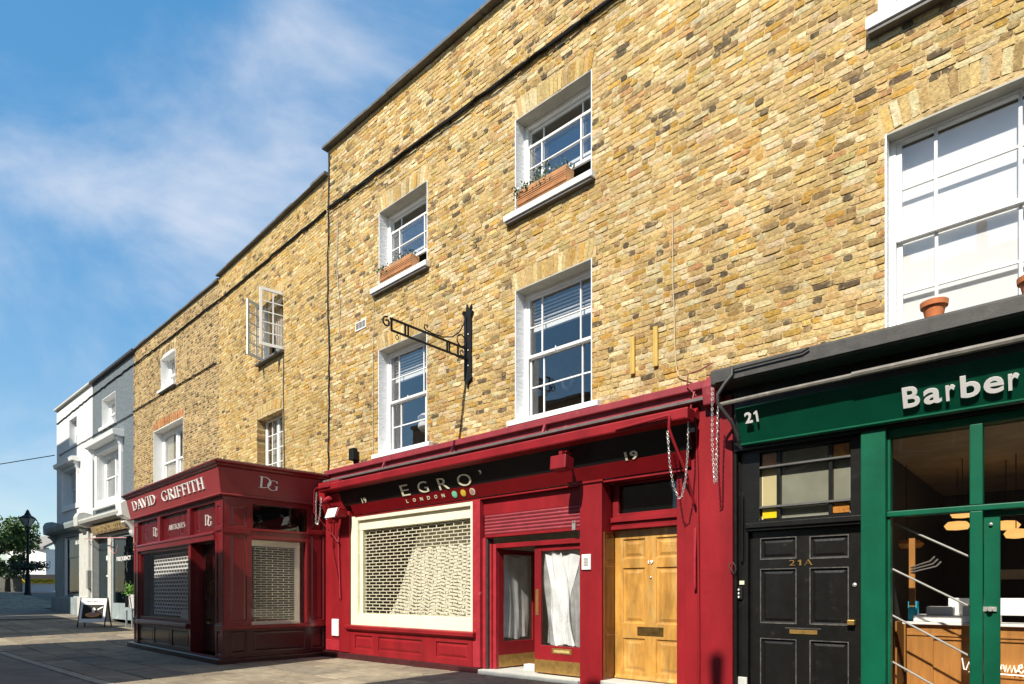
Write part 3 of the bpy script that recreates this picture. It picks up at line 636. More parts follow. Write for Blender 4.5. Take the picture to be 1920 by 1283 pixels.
MB().plate(-11.7, -5.424, 4.4, 10.62, 0, .3, HE).build('wall', 'white_wall', E)
MB().box(-11.7, -11.45, .302, 8, 0, 10.62).box(-11.7, -5.43, 7.8, 8, 0, 10.6).box(-11.4, -5.43, .34, 8, 10.1, 10.2).build('side_wall', 'white_wall', E)
MB().prism([(-.12, 10.63), (.35, 10.63), (.35, 10.74), (-.12, 10.72)], -11.8, -5.44).build('coping', 'pale_trim', E, .006)
w = boxframe(E, -9.29, -7.96, 8.47, 9.70, .25, .08, .1); reveal(w, -9.3, -7.95, 8.47, 9.72, .25, 'white')
sash(w, -9.2, -8.05, 9.05, 9.62, .27, (.5,), ()); sash(w, -9.2, -8.05, 8.5, 9.08, .3, (.5,), ()); room(E, -9.6, -7.6, 8.2, 9.9, .34, 3)
w = boxframe(E, -10.24, -7.86, 5.6, 7.27, .25, .1, .12); reveal(w, -10.25, -7.85, 5.6, 7.28, .25, 'white')
MB().box(-9.12, -8.98, .24, .34, 5.68, 7.15).build('mullion', 'white', w)
for p, q in ((-10.12, -9.13), (-8.97, -7.98)): sash(w, p, q, 6.4, 7.15, .27, (), ()); sash(w, p, q, 5.65, 6.43, .31, (), ())
room(E, -10.6, -7.5, 5.3, 7.6, .36, 3)
MB().plate(-10.5, -7.6, 5.35, 7.45, -.06, 0, [(-10.25, -7.85, 5.59, 7.28)]).build('surround', 'white', w, .01)
MB().prism([(-.36, 7.60), (-.34, 7.50), (-.15, 7.46), (0, 7.46), (0, 7.72), (-.38, 7.67)], -10.7, -7.3).build('hood', 'white', w, .01)
consoles(w, -10.45, 6.95, 7.46, .25); consoles(w, -7.62, 6.95, 7.46, .25)
# --- shopfront of the corner house
Es = thing('slate_shopfront', 'blue grey corner shopfront with a tall dark window below the white house', 'shopfront', (-8.4, -.1, .4), FD)
MB().plate(-11.4, -6.75, .15, 4.35, -.14, .25, [(-9.75, -6.85, 1.22, 4.02)]).build('front', 'slate_paint', Es)
MB().box(-11.62, -6.72, -.26, .2, .1, 1.16).build('plinth', 'slate_paint', Es, .02)
MB().box(-6.72, -5.3, -.2, .25, 1.16, 4.1).build('pilaster', 'pale_trim', Es, .01); MB().box(-6.72, -5.22, -.28, .25, .1, 1.155).build('pilaster_base', 'pale_trim', Es, .015)
MB().box(-9.75, -9.3, -.1, .05, 1.22, 4.02).build('window_jamb', 'white', Es, .01)
sash(Es, -9.3, -6.86, 1.24, 4.0, -.06, (), (.66,), st=.09, rail=.09, mat='dark_teal', gl='glass_dim', name='shop_window', bar=.05)
put(Es, 'ALICE', 'letter_white', (-7.9, -.07, 3.62), (.95, 0, 0), (0, 0, .19), .01, .02)
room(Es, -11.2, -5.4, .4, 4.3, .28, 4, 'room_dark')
MB().prism([(-.55, 4.52), (-.50, 4.34), (-.3, 4.26), (0, 4.26), (0, 4.62), (-.55, 4.60)], -11.3, -6.12).build('cornice', 'slate_paint', Es, .012)
for x, mt in ((-11.45, 'slate_paint'), (-5.75, 'pale_trim')):
    MB().prism([(-.56, 4.3), (0, 4.15), (0, 4.86), (-.3, 4.92), (-.5, 4.88), (-.58, 4.7)], x-.3, x+.3).build('end_block', mt, Es, .02)
    consoles(Es, x, 3.6, 4.2, .4, mt, .4)
# --- shopfront of the grey house
Gs = thing('dark_shopfront', 'dark green cafe front under a wooden name board beside the maroon bay', 'shopfront', (-2.6, -.1, .2), FD)
MB().prism([(-.55, 4.47), (-.50, 4.36), (-.3, 4.27), (0, 4.27), (0, 4.56), (-.55, 4.54)], -5.4, .0).build('cornice', 'pale_trim', Gs, .012)
MB().prism([(-.32, 4.20), (-.22, 3.84), (-.16, 3.84), (-.16, 4.24)], -4.5, .1).build('name_board', 'wood_sign', Gs, .006)
serif_text(Gs, 'DAVID CARITT', 'gold', (-3.75, -.272, 3.92), (1, 0, 0), (0, -.055, .2), .012, fit=3.2)
MB().prism([(-.5, 4.3), (0, 4.0), (0, 4.86), (-.35, 4.9), (-.55, 4.75)], -.25, .35).build('end_block', 'white', Gs, .02); consoles(Gs, .08, 3.5, 4.1, .4, 'white', .35)
MB().box(-5.25, -4.95, -.12, .2, .2, 4.2).box(-3.05, -2.62, -.05, .2, .2, 3.84).box(-5.25, .2, -.1, .2, 3.72, 3.84).build('frame', 'pale_trim', Gs, .01)
MB().box(-4.95, -3.05, .12, .17, .25, 3.7).build('door', 'dark_teal', Gs, .006)
MB().plate(-2.62, .2, .3, 3.7, .0, .06, [(-2.5, .1, .95, 3.6)]).build('window_frame', 'slate_paint', Gs, .006)
MB().box(-2.5, .1, .03, .036, .95, 3.6).build('pane', 'glass_dim', Gs)
put(Gs, 'FREQUENCY', 'letter_white', (-2.0, -.004, 2.62), (1.75, 0, 0), (0, 0, .2), .01, .02)
MB().box(-3.8, -3.3, .1, .119, 2.75, 2.95).box(-3.8, -3.4, .1, .119, 2.05, 2.12).build('notice', 'letter_white', Gs)
MB().tube([(-5.2, -.35, 3.72), (-3, -.36, 3.64), (.4, -.36, 3.44)], .02).build('awning_bar', 'pink', Gs)
MB().tube([(-.9+.42*math.cos(t*.3), -.4, 3.18+.28*math.sin(t*.3)) for t in range(7, 22)], .018).build('awning_arm', 'pink', Gs)
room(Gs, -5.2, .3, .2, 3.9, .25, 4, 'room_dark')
for x in (-5.05, -4.62): MB().tube([(x, -.2, .3), (x, -.2, 3.7)], .035).build('drain_pipe', 'pale_trim', Gs, smooth=True)
MB().box(-5.2, -4.98, -.3, -.14, 1.55, 2.35).build('meter_box', 'grey_metal', Gs, .01)

# ================================================================ CRIMSON SHOPFRONT (number 19)
T = thing('crimson_shopfront', 'crimson shopfront with a big cream framed window, double doors and a varnished house door', 'shopfront', (-7.7, -.1, -.05))
fy = lambda z: -.12-.48*(z-3.0)
MB().box(-12.44, -3.3, -.12, -.002, 3.98, 4.085).build('cornice', 'red_dull', T, .012)
MB().box(-12.36, -3.42, -.05, -.001, 3.84, 3.979).build('cornice_back', 'red_dull', T)
MB().box(-12.4, -3.42, -.23, -.001, 3.795, 3.838).build('gutter_lip', 'lead', T, .006)
for x in (-10.2, -8.2, -6.1): MB().prism([(-.2, 3.84), (-.16, 3.84), (-.11, 3.98), (-.14, 3.98)], x-.02, x+.02).build('gutter_strap', 'red_dull', T)
MB().prism([(-.52, 3.52), (-.34, 3.50), (-.30, 3.66), (-.50, 3.665), (-.52, 3.65)], -12.02, -3.53).build('awning_box', 'red', T, .008)
MB().box(-12.0, -3.55, -.526, -.52, 3.535, 3.545).build('box_moulding', 'red', T)
MB().prism([(-.30, 3.60), (-.02, 3.58), (-.02, 3.79), (-.1, 3.79)], -12.0, -3.56).build('box_back', 'red', T)
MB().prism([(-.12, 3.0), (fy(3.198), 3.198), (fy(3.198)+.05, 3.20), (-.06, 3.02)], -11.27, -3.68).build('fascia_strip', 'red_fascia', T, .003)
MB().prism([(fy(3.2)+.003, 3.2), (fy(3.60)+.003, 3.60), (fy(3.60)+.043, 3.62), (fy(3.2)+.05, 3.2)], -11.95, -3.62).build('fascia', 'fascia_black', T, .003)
MB().box(-11.27, -3.68, -.10, .12, 2.96, 2.998).build('fascia_soffit', 'red', T)
for ch, x0, x1 in (('E', -9.495, -9.255), ('G', -8.995, -8.715), ('R', -8.43, -8.18), ('O', -7.93, -7.595)): put(T, ch, 'letter_cream', (x0, fy(3.206)-.004, 3.206), (x1-x0, 0, 0), (0, -.48*.19, .19), .01, -.006)
put(T, ',', 'letter_cream', (-7.365, fy(3.345)-.004, 3.345), (.05, 0, 0), (0, -.48*.065, .065), .01)
for ch, x in zip('LONDON', (-9.45, -9.25, -9.04, -8.84, -8.64, -8.44)): put(T, ch, 'letter_cream', (x, fy(3.08)-.004, 3.08), (.06 if ch == 'L' else .075, 0, 0), (0, -.48*.06, .06), .006, .012)
def disc(par, x, z, r, mat, name, off=.0):
    m = MB(); n = 24; q = [(x+r*math.cos(6.2832*k/n), r*math.sin(6.2832*k/n)*.9) for k in range(n)]
    m.add([(a, fy(z+b)-.012-off, z+b) for a, b in q]+[(a, fy(z+b)-.001, z+b) for a, b in q], [tuple(range(n))]+[(i, (i+1) % n, n+(i+1) % n, n+i) for i in range(n)]); return m.build(name, mat, par)
for x, mt in ((-8.109, 'letter_green'), (-7.886, 'letter_yellow'), (-7.66, 'letter_pink')): disc(T, x, 3.10, .062, 'letter_cream' if mt == 'letter_pink' else mt, 'dot'); disc(T, x, 3.10, .045, mt, 'dot', .004)
put(T, '19', 'letter_cream', (-10.81, fy(3.20)-.004, 3.20), (.16, 0, 0), (0, -.48*.10, .10), .008, .015, 'number'); put(T, '19', 'letter_cream', (-4.59, fy(3.19)-.004, 3.19), (.20, 0, 0), (0, -.48*.11, .11), .008, .02, 'number')
# left pilasters
MB().box(-12.42, -11.84, -.09, .2, .09, 3.0).build('pilaster', 'red', T, .008); MB().box(-11.838, -11.44, -.13, .2, .09, 3.1).build('pilaster', 'red', T, .012)
MB().prism([(-.10, 2.9), (-.34, 3.4), (-.36, 3.76), (-.02, 3.76), (-.02, 2.9)], -12.3, -11.5).build('corbel', 'red', T, .02)
MB().box(-12.40, -11.87, -.10, 0, .1, .33).build('pilaster_base', 'red_chip', T, .01)
# big window
MB().plate(-11.43, -7.72, .69, 2.975, -.09, .05, [(-11.20, -7.80, .85, 2.88)], back=True).build('window_frame', 'cream', T, .01)
MB().box(-11.2, -7.8, -.03, .10, 2.68, 2.875).build('shutter_box', 'cream', T, .008)
MB().box(-11.198, -11.10, -.02, .08, .852, 2.678).build('shutter_guide', 'cream', T, .004); MB().box(-7.84, -7.802, -.02, .08, .852, 2.678).build('shutter_guide', 'cream', T, .004)
MB().box(-11.2, -7.8, -.075, -.02, .852, .93).build('window_bead', 'cream', T, .008)
MB().box(-11.098, -7.842, -.046, -.041, .93, 2.679).build('pane', 'glass_shop', T)
def grille(par, x0, x1, z0, z1, y, pitch=.0655, slot=.235, bh=.016, bw=.022, xf=None, mat='cream_metal', sag=0):
    m = MB(xf); n = int((z1-z0)/pitch)
    for k in range(n+1):
        z = z0+k*pitch; m.box(x0, x1, y, y+.008, z, z+bh)
        if k == n: break
        x = x0+(slot/2 if k % 2 else 0)+.03
        while x < x1-.03: m.box(x, x+bw, y+.0015, y+.0065, z+bh, z+pitch); x += slot
    return m.build('shutter_grille', mat, par, recalc=False)
grille(T, -11.098, -7.842, .93, 2.68, .03)
def drape(par, x0t, x0b, x1t, x1b, z0, z1, y, folds, amp, mat, name, nx=60, nz=24, slope=0, seed=1):
    r2 = random.Random(seed); ph = [r2.uniform(0, 6.28) for _ in range(6)]; m = MB(); vs = []
    for j in range(nz+1):
        v = j/nz; z = z0+(z1-z0)*v
        for i in range(nx+1):
            u = i/nx; e = (1-v)**1.5
            xa = x0b+(x0t-x0b)*v**.75; xb = x1b+(x1t-x1b)*v
            f = amp*(math.sin(u*folds*6.28+ph[0]+1.2*math.sin(v*3+ph[1]))+.5*math.sin(u*folds*11+ph[2]+v*4)+.35*math.sin(v*9+u*5+ph[3]))
            vs.append((xa+(xb-xa)*u+.03*math.sin(v*6+ph[4]+u*7), y+f*(.4+.6*e)+slope*v, z+.02*math.sin(u*9+ph[5])))
    m.add(vs, [(j*(nx+1)+i, j*(nx+1)+i+1, (j+1)*(nx+1)+i+1, (j+1)*(nx+1)+i) for j in range(nz) for i in range(nx)])
    return m.build(name, mat, par, smooth=True)
drape(T, -9.75, -10.85, -7.75, -7.75, .9, 2.66, .40, 7, .03, 'net', 'draped_sheet', seed=4)
MB().prism([(-.20, .63), (-.205, .61), (-.17, .585), (-.13, .566), (.0, .566), (.0, .70), (-.19, .68), (-.205, .66)], -11.52, -7.63).build('window_sill', 'red', T, .008)
RP = [(-11.24, -10.63, .19, .475), (-10.42, -9.07, .19, .475), (-8.66, -7.83, .19, .475)]
MB().plate(-11.43, -7.72, .08, .565, -.125, .05, RP).build('stall_riser', 'red', T, .004)
for p in RP: MB().panel(*p, -.095, .045, .016).build('panel', 'red', T, recalc=False)
MB().box(-12.45, -7.55, -.145, .05, -.12, .078).build('plinth', 'plinth_dark', T, .01)
MB().box(-7.718, -7.54, -.12, .22, .08, 2.96).build('pilaster', 'red_chip', T, .008)
# double doors
MB().plate(-7.54, -5.46, 2.69, 2.96, -.02, .14, ()).build('head_panel', 'red', T, .004)
m = MB()
for k in range(6):
    z = 2.345+k*.057; m.prism([(-.04, z+.028), (-.028, z+.002), (.0, z), (.0, z+.056), (-.028, z+.054)], -7.50, -5.48)
m.build('roller_shutter', 'red_dull', T)
MB().box(-7.5, -5.48, -.05, .01, 2.30, 2.342).build('shutter_rail', 'red', T, .006)
MB().box(-5.62, -5.56, -.075, -.05, 2.31, 2.41).tube([(-5.61, -.065, 2.41), (-5.61, -.065, 2.45), (-5.57, -.065, 2.45), (-5.57, -.065, 2.41)], .007).build('padlock', 'steel', T)
MB().box(-7.54, -7.47, -.05, .16, .06, 2.3).box(-7.44, -7.40, .02, .2, .06, 2.2).build('door_post', 'red_chip', T, .006); MB().box(-7.47, -7.443, -.03, .1, .06, 2.3).build('shutter_guide', 'black_grey', T, .004); MB().box(-7.40, -7.33, .06, .2, .06, 2.2).build('door_post', 'red_chip', T, .008)
MB().box(-7.33, -5.46, .05, .2, 2.12, 2.2).build('door_head', 'red', T, .006)
def glazed_leaf(xf, w, name):
    d = MB(xf).plate(0, w, .075, 2.115, 0, .045, [(.13, w-.10, .52, 2.03)], back=True).build(name, 'red', T, .006)
    MB(xf).box(.13, w-.1, .018, .024, .52, 2.03).build('pane', 'glass_shop', d)
    MB(xf).box(.006, w-.006, -.005, -.0005, .08, .29).build('kick_plate', 'brass', d)
    return d
xr = lambda u, dd, z: (-6.50+u, .10+dd, z)
dR = glazed_leaf(xr, 1.02, 'door_leaf')
MB(xr).box(.03, .09, -.012, -.001, 1.0, 1.42).build('push_plate', 'brass', dR, .003); MB(xr).box(.36, .75, -.010, -.001, .40, .485).build('letter_plate', 'brass', dR, .003); MB(xr).box(.40, .71, -.013, -.0105, .42, .462).build('flap', 'gold', dR)
drape(T, -6.36, -6.34, -5.60, -5.62, .53, 2.02, .19, 3, .03, 'plastic_thin', 'plastic_sheet', 40, 30, seed=8)
drape(T, -6.33, -6.10, -5.98, -5.72, .54, 2.0, .16, 2.5, .035, 'plastic', 'plastic_sheet', 40, 34, seed=11)
drape(T, -6.1, -5.95, -5.68, -5.9, .9, 1.95, .175, 2, .03, 'plastic', 'plastic_sheet', 30, 30, seed=14)
ang = R(86); ca, sa = math.cos(ang), math.sin(ang)
xl = lambda u, dd, z: (-7.325+u*ca-dd*sa, .12+u*sa+dd*ca, z)
dL = glazed_leaf(xl, .95, 'door_leaf')
MB(xl).tube([(.89, -.03, 1.0), (.89, -.03, 1.15)], .012).build('handle', 'brass', dL)
m = drape(T, 0, 0, 1, 1, .56, 2.0, 0, 3, .02, 'plastic', 'plastic_sheet', 24, 24, seed=3)
for v in m.data.vertices:
    p = v.co; b = BASE[T]; X, Y = p.x+b[0], p.y+b[1]; q = xl(.18+.62*X, .06+Y, p.z+b[2]); v.co = (q[0]-b[0], q[1]-b[1], q[2]-b[2])
MB().box(-7.55, -5.45, -.16, .5, -.08, .055).build('door_step', 'pale_trim', T, .012)
MB().box(-12.2, -3.4, .5, 5, -.05, .05).build('shop_floor', 'wood_counter', T)
room(T, -12.3, -5.3, .052, 3.3, .24, 2.6, 'plaster')
MB().box(-6.95, -6.72, .35, .5, .056, .15).build('doorstop_block', 'letter_white', T, .006)
# middle pilaster and house door
MB().box(-5.46, -5.07, -.10, .25, -.05, 2.97).build('pilaster', 'red', T, .01); MB().box(-5.49, -5.04, -.125, .1, 2.972, 3.01).build('pilaster_cap', 'red', T, .006)
MB().box(-5.068, -5.045, -.06, .24, .06, 2.25).build('reveal_panel', 'wood_reveal', T, .002)
for z0, z1 in ((.2, .75), (.85, 1.75), (1.85, 2.2)): MB(lambda u, d, z: (-5.045+d, u, z)).box(-.02, .18, 0, .008, z0, z1).build('panel', 'wood_reveal', T, .004)
MB().plate(-5.045, -3.93, 2.46, 2.96, .16, .24, [(-4.95, -3.99, 2.52, 2.94)]).build('fanlight_frame', 'red', T, .006); MB().box(-4.95, -3.99, .2, .205, 2.52, 2.94).build('pane', 'glass_dark', T)
for i, (z0, z1, y) in enumerate(((2.28, 2.33, .10), (2.332, 2.385, .13), (2.387, 2.458, .09))): MB().box(-5.045, -3.93, y, .26, z0, z1).build('door_lintel', 'red', T, .006)
DP = [(-4.905, -4.545, 1.86, 2.14), (-4.36, -3.99, 1.86, 2.14), (-4.905, -4.545, .92, 1.72), (-4.36, -3.99, .92, 1.72), (-4.905, -4.545, .22, .70), (-4.36, -3.99, .22, .70)]
hd = MB().plate(-5.04, -3.93, .1, 2.275, .215, .26, DP).build('house_door', 'wood_door', T, .004)
hd['label'] = 'varnished golden six panelled wooden door numbered 19'
for p in DP: MB().panel(*p, .235, .05, .014).build('panel', 'wood_door', hd, recalc=False)
MB().prism([(.17, .12), (.20, .10), (.214, .10), (.214, .17)], -5.03, -3.935).build('weather_bar', 'wood_door', hd, .004)
MB().box(-4.66, -4.25, .20, .2145, .755, .875).build('letter_plate', 'brass_dark', hd, .003); MB().box(-4.61, -4.30, .194, .1995, .79, .842).build('flap', 'brass_dark', hd, .002)
put(hd, '19', 'letter_white', (-4.485, .208, 1.775), (.08, 0, 0), (0, 0, .05), .01, .03, 'number'); MB().lathe([(.016, 0), (.016, -.012), (.006, -.016)], (-4.45, .214, 1.58), 10, 'y').build('lock', 'steel', hd)
MB().box(-5.07, -3.6, -.14, .3, -.06, .095).build('door_step', 'pale_trim', T, .01)
MB().box(-3.93, -3.77, -.02, .26, .09, 2.96).build('door_post', 'red', T, .006)
MB().box(-3.77, -3.60, -.10, .26, -.05, 3.45).build('door_post', 'red', T, .008)
MB().box(-3.598, -3.13, -.115, .3, -.06, 3.80).build('pilaster', 'red', T, .01)
MB().prism([(-.02, 3.66), (-.24, 3.72), (-.28, 3.95), (-.14, 4.10), (-.002, 4.12)], -3.46, -3.27).build('end_block', 'red_dull', T, .015)
MB().box(-5.1, -3.6, .27, .3, 0, 3.3).build('hall_partition', 'room_dark', T)

# ================================================================ GREEN SHOPFRONT (number 21)
U = thing('green_shopfront', 'dark green barber shopfront with a black panelled side door and big panes', 'shopfront', (-1.2, -.1, -.02))
gy = lambda z: -.2-.5*(z-3.145)
MB().prism([(-.45, 3.885), (-.43, 3.87), (-.002, 3.87), (-.002, 4.12), (-.43, 4.06), (-.45, 4.04)], -3.265, 2.4).build('gutter', 'black_grey', U, .006)
MB().box(-3.2, 2.4, -.475, -.4505, 3.885, 3.915).build('gutter_bead', 'black_grey', U, .005)
MB().box(-3.1, 2.4, -.14, -.001, 3.1, 3.869).build('fascia_back', 'black', U)
MB().tube([(-3.12, -.5, 3.605), (-2.6, -.5, 3.615), (-1.75, -.5, 3.62), (2.4, -.5, 3.65)], .028, 8).build('blind_roller', 'roller', U, smooth=True)
MB().tube([(-1.7, -.505, 3.625), (2.4, -.505, 3.655)], .034, 8).build('roller_sleeve', 'roller', U, smooth=True)
MB().prism([(-.40, 3.555), (-.16, 3.555), (-.16, 3.16), (-.19, 3.135), (-.205, 3.145), (-.39, 3.53)], -2.985, 2.4).build('fascia', 'green_dark', U, .008)
MB().prism([(gy(3.16)-.02, 3.165), (gy(3.16)-.02, 3.145), (-.18, 3.13), (-.18, 3.17)], -2.985, 2.4).build('fascia_bead', 'green', U, .005)
for ch, x0, x1, h in (('B', -1.278, -1.131, .185), ('a', -1.10, -.95, .137), ('r', -.916, -.838, .137), ('b', -.798, -.643, .19), ('e', -.62, -.467, .137), ('r', -.437, -.355, .137)):
    z = 3.248; put(U, ch, 'letter_white', (x0, gy(z)-.022, z), (x1-x0, 0, 0), (0, -.5*h, h), .013, .022)
put(U, '2', 'letter_white', (-2.872, gy(3.37)-.025, 3.37), (.085, 0, 0), (0, -.055, .115), .02, .03, 'number'); put(U, '1', 'letter_white', (-2.765, gy(3.37)-.025, 3.37), (.045, 0, 0), (0, -.055, .115), .016, .0, 'number')
# black door frame
MB().plate(-3.13, -1.70, -.05, 3.12, -.03, .2, [(-2.97, -1.72, .1, 2.14), (-2.83, -1.83, 2.25, 3.06)]).build('door_frame', 'black', U, .004)
MB().box(-2.99, -1.70, -.075, -.031, 2.15, 2.215).build('lintel', 'black', U, .008); MB().box(-2.97, -1.72, -.05, .02, 2.115, 2.148).build('lintel_bead', 'black', U, .006)
fx = [-2.83, -2.615, -2.04, -1.83]; fz = [2.25, 2.40, 2.885, 3.06]
fl = MB().box(fx[1]-.022, fx[1]+.022, -.005, .05, 2.25, 3.06).box(fx[2]-.022, fx[2]+.022, -.005, .05, 2.25, 3.06).build('fanlight', 'black', U, .006)
for z in fz[1:3]: MB().prism([(-.03, z-.012), (-.02, z-.018), (.04, z-.018), (.04, z+.018), (-.02, z+.014)], -2.85, -1.81).build('glazing_bar', 'black_grey', fl, .003)
for i in range(3):
    for j in range(3):
        mt = 'amber_yellow' if (i, j) == (0, 0) else 'amber' if i != 1 and j != 1 else 'glass_old'
        MB().box(fx[i]+.02, fx[i+1]-.02, .02, .026, fz[j]+.018, fz[j+1]-.018).build('pane', mt, fl)
MB().box(-2.60, -1.83, .07, .08, 2.25, 3.06).build('frosted_sheet', 'frost', fl); MB().box(-2.83, -2.63, .06, .07, 2.25, 3.06).build('frosted_sheet', 'blind_cream', fl)
D21 = [(-2.835, -2.43, 1.775, 2.02), (-2.265, -1.87, 1.765, 2.01), (-2.835, -2.43, 1.0, 1.645), (-2.265, -1.87, 1.0, 1.645), (-2.835, -2.43, .2, .80), (-2.265, -1.87, .2, .80)]
bd = MB().plate(-2.965, -1.725, .08, 2.112, .04, .09, D21).build('house_door', 'black', U, .004); bd['label'] = 'black six panelled door lettered 21A'
for p in D21:
    MB().panel(*p, .062, .035, .010).build('panel', 'black', bd, recalc=False); MB().plate(p[0]-.010, p[1]+.010, p[2]-.010, p[3]+.010, .034, .0395, [(p[0]+.002, p[1]-.002, p[2]+.002, p[3]-.002)]).build('moulding', 'black_worn', bd, .002)
MB().box(-2.50, -2.19, .03, .0395, .875, .925).build('letter_plate', 'brass', bd, .003); MB().box(-2.55, -2.15, .034, .0395, .935, .95).build('letter_hood', 'black_grey', bd)
MB().box(-1.865, -1.79, -.03, .039, 1.0, 1.06).build('door_pull', 'brass', bd, .008); MB().lathe([(.022, 0), (.022, -.012), (.008, -.016)], (-1.80, .04, 1.45), 12, 'y').build('lock', 'steel', bd)
put(bd, '2', 'brass', (-2.50, .034, 1.685), (.065, 0, 0), (0, 0, .065), .006, -.01, 'number'); put(bd, '1', 'brass', (-2.405, .034, 1.685), (.04, 0, 0), (0, 0, .065), .006, -.01, 'number'); serif_text(bd, 'A', 'brass', (-2.33, .034, 1.685), (1, 0, 0), (0, 0, .065), .005, fit=.085, name='letter')
MB().box(-3.13, -2.975, -.055, -.0305, .0, .32).build('splashed_base', 'pale_trim', U, .004)
room(U, -3.1, -1.7, .0, 3.15, .21, 2.5, 'room')
# green frame
MB().box(-1.70, -1.465, -.15, .2, -.05, 3.10).build('pilaster', 'green', U, .008)
MB().box(-1.465, 2.4, -.10, .06, 2.165, 2.225).build('transom', 'green', U, .01)
MB().box(-1.465, 2.4, -.08, .06, 3.02, 3.12).build('head', 'green', U, .01)
for x in (-.75, .62): MB().box(x, x+.105, -.10, .06, -.05, 2.165).box(x, x+.105, -.10, .06, 2.225, 3.02).build('mullion', 'green', U, .008)
MB().box(-1.463, -1.435, -.07, .05, .3, 2.16).box(-1.463, -1.435, -.07, .05, 2.23, 3.02).build('window_bead', 'green', U, .006)
for a, b, c, d in ((-1.435, -.75, .35, 2.165), (-1.435, -.75, 2.226, 3.02), (-.645, .62, 2.226, 3.02), (.725, 2.3, .35, 3.02)): MB().box(a, b, .0, .006, c, d).build('pane', 'glass_shop', U)
MB().box(-1.465, -.75, -.10, .06, -.05, .35).build('stall_riser', 'green', U, .008)
sd = MB().plate(-.640, .615, .0, 2.16, -.03, .02, [(-.515, .49, .35, 2.11)]).build('shop_door', 'green', U, .006)
MB().box(-.515, .49, .0, .006, .35, 2.11).build('pane', 'glass_shop', sd); MB().box(-.65, -.54, -.05, -.031, 1.18, 1.225).lathe([(.02, -.05), (.026, -.07), (.02, -.085)], (-.59, 0, 1.2), 10, 'y').build('latch', 'steel', sd)
MB().lathe([(.012, -.03), (.016, -.05), (.006, -.056)], (-.585, 0, 2.03), 10, 'y').build('bolt', 'steel', sd)
for k in range(4): MB().tube([(-1.46, .10, 2.13-k*.503), (-.74, .10, 1.71-k*.503)], .011, 8).build('security_rod', 'grey_metal', U, smooth=True)
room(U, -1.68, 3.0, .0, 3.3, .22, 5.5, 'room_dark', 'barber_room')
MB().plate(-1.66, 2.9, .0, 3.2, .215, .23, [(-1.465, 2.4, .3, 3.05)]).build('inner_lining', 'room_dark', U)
MB().box(-1.66, 3, .24, 5.4, 3.05, 3.06).build('ceiling', 'ceiling', U)
MB().box(-1.68, 3.0, .2, 5.5, -.02, .01).build('shop_floor', 'wood_counter', U)
for k in range(5): MB(lambda u, d, z: (-1.66+d, u, z)).box(.3+k*.55, .75+k*.55, 0, .02, .1, 1.0).build('wainscot_panel', 'wood_counter', U, .006)
# inside the barber shop
Ct = thing('counter', 'honey wood reception counter with a white top inside the barber shop', 'counter', (-.5, 1.0, 0))
MB().plate(-1.46, 1.6, .0, .99, .98, 1.5, [(-1.2, .2, .12, .82), (.35, 1.5, .12, .82)]).box(-1.2, 1.5, 1.0, 1.01, .1, .85).build('front', 'wood_counter', Ct, .004)
MB().box(-1.5, 1.7, .93, 1.55, .99, 1.02).build('top', 'letter_white', Ct, .004)
MB().box(-1.46, 1.6, .965, .979, .86, .885).build('moulding', 'wood_counter', Ct, .003)
def script_word(par, pts, mat, name):
    MB().tube(pts, .007, 6).build(name, mat, par)
wl = []
W_ = [(0, .10), (.015, .0), (.03, -.005), (.055, .07), (.07, .0), (.085, -.005), (.12, .105), (.125, .12)]
e_ = lambda o: [(o, .03), (o+.03, .05), (o+.025, .07), (o+.005, .06), (o, .02), (o+.02, 0), (o+.045, .02)]
l_ = lambda o: [(o, .04), (o+.025, .12), (o+.015, .13), (o+.005, .05), (o+.01, .0), (o+.03, .02)]
c_ = lambda o: [(o+.03, .06), (o+.01, .06), (o, .02), (o+.02, 0), (o+.04, .02)]
o_ = lambda o: [(o+.03, .06), (o, .03), (o+.015, 0), (o+.04, .03), (o+.025, .06), (o+.055, .055)]
m_ = lambda o: [(o, .0), (o+.01, .06), (o+.02, .0), (o+.04, .06), (o+.05, .0), (o+.07, .06), (o+.08, .0), (o+.095, .02)]
ws = thing('welcome_sign', 'cream neon script word on the front of the wooden counter', 'sign', (-.8, .95, .35))
for pts in (W_, e_(.135)+l_(.185)+c_(.22)+o_(.265)+m_(.33)+e_(.43)): script_word(ws, [(-.92+1.15*p, .945, .50+1.25*q) for p, q in pts], 'neon', 'letter')
script_word(ws, [(-.86, .945, .475), (-.36, .945, .47)], 'neon', 'underline')
solo(MB().box(-1.40, -.60, 1.0, 1.5, 1.022, 1.10), 'tray', 'letter_white', 'long white drawer tray lying on the counter top behind the green window', 'tray', (-1, 1.2, 1.02), bevel=.01)
solo(MB().box(-1.28, -1.02, 1.05, 1.3, 1.102, 1.2), 'card_terminal', 'letter_white', 'small white box on the left end of the counter tray', 'box', (-1.15, 1.2, 1.1), bevel=.015)
solo(MB().box(-.93, -.78, 1.06, 1.3, 1.102, 1.21), 'receipt_printer', 'letter_white', 'narrow white upright box at the middle of the counter tray', 'box', (-.85, 1.2, 1.1), bevel=.012)
solo(MB().box(-1.1, -.3, 1.36, 1.42, 1.102, 1.30), 'screen_panel', 'blind', 'wide pale panel standing behind the boxes on the counter', 'panel', (-.8, 1.4, 1.1), bevel=.006)
solo(MB().box(-1.47, -1.38, 1.1, 1.25, 1.022, 1.26), 'leaflet_box', 'cyan', 'bright blue leaflet box at the left end of the counter', 'box', (-1.42, 1.2, 1.02), bevel=.004)
solo(MB().box(-1.0, 1.2, 3.2, 3.5, 1.55, 1.68), 'wall_shelf', 'grey_metal', 'dim grey shelf on the back wall of the barber shop', 'shelf', (0, 3.3, 1.6))
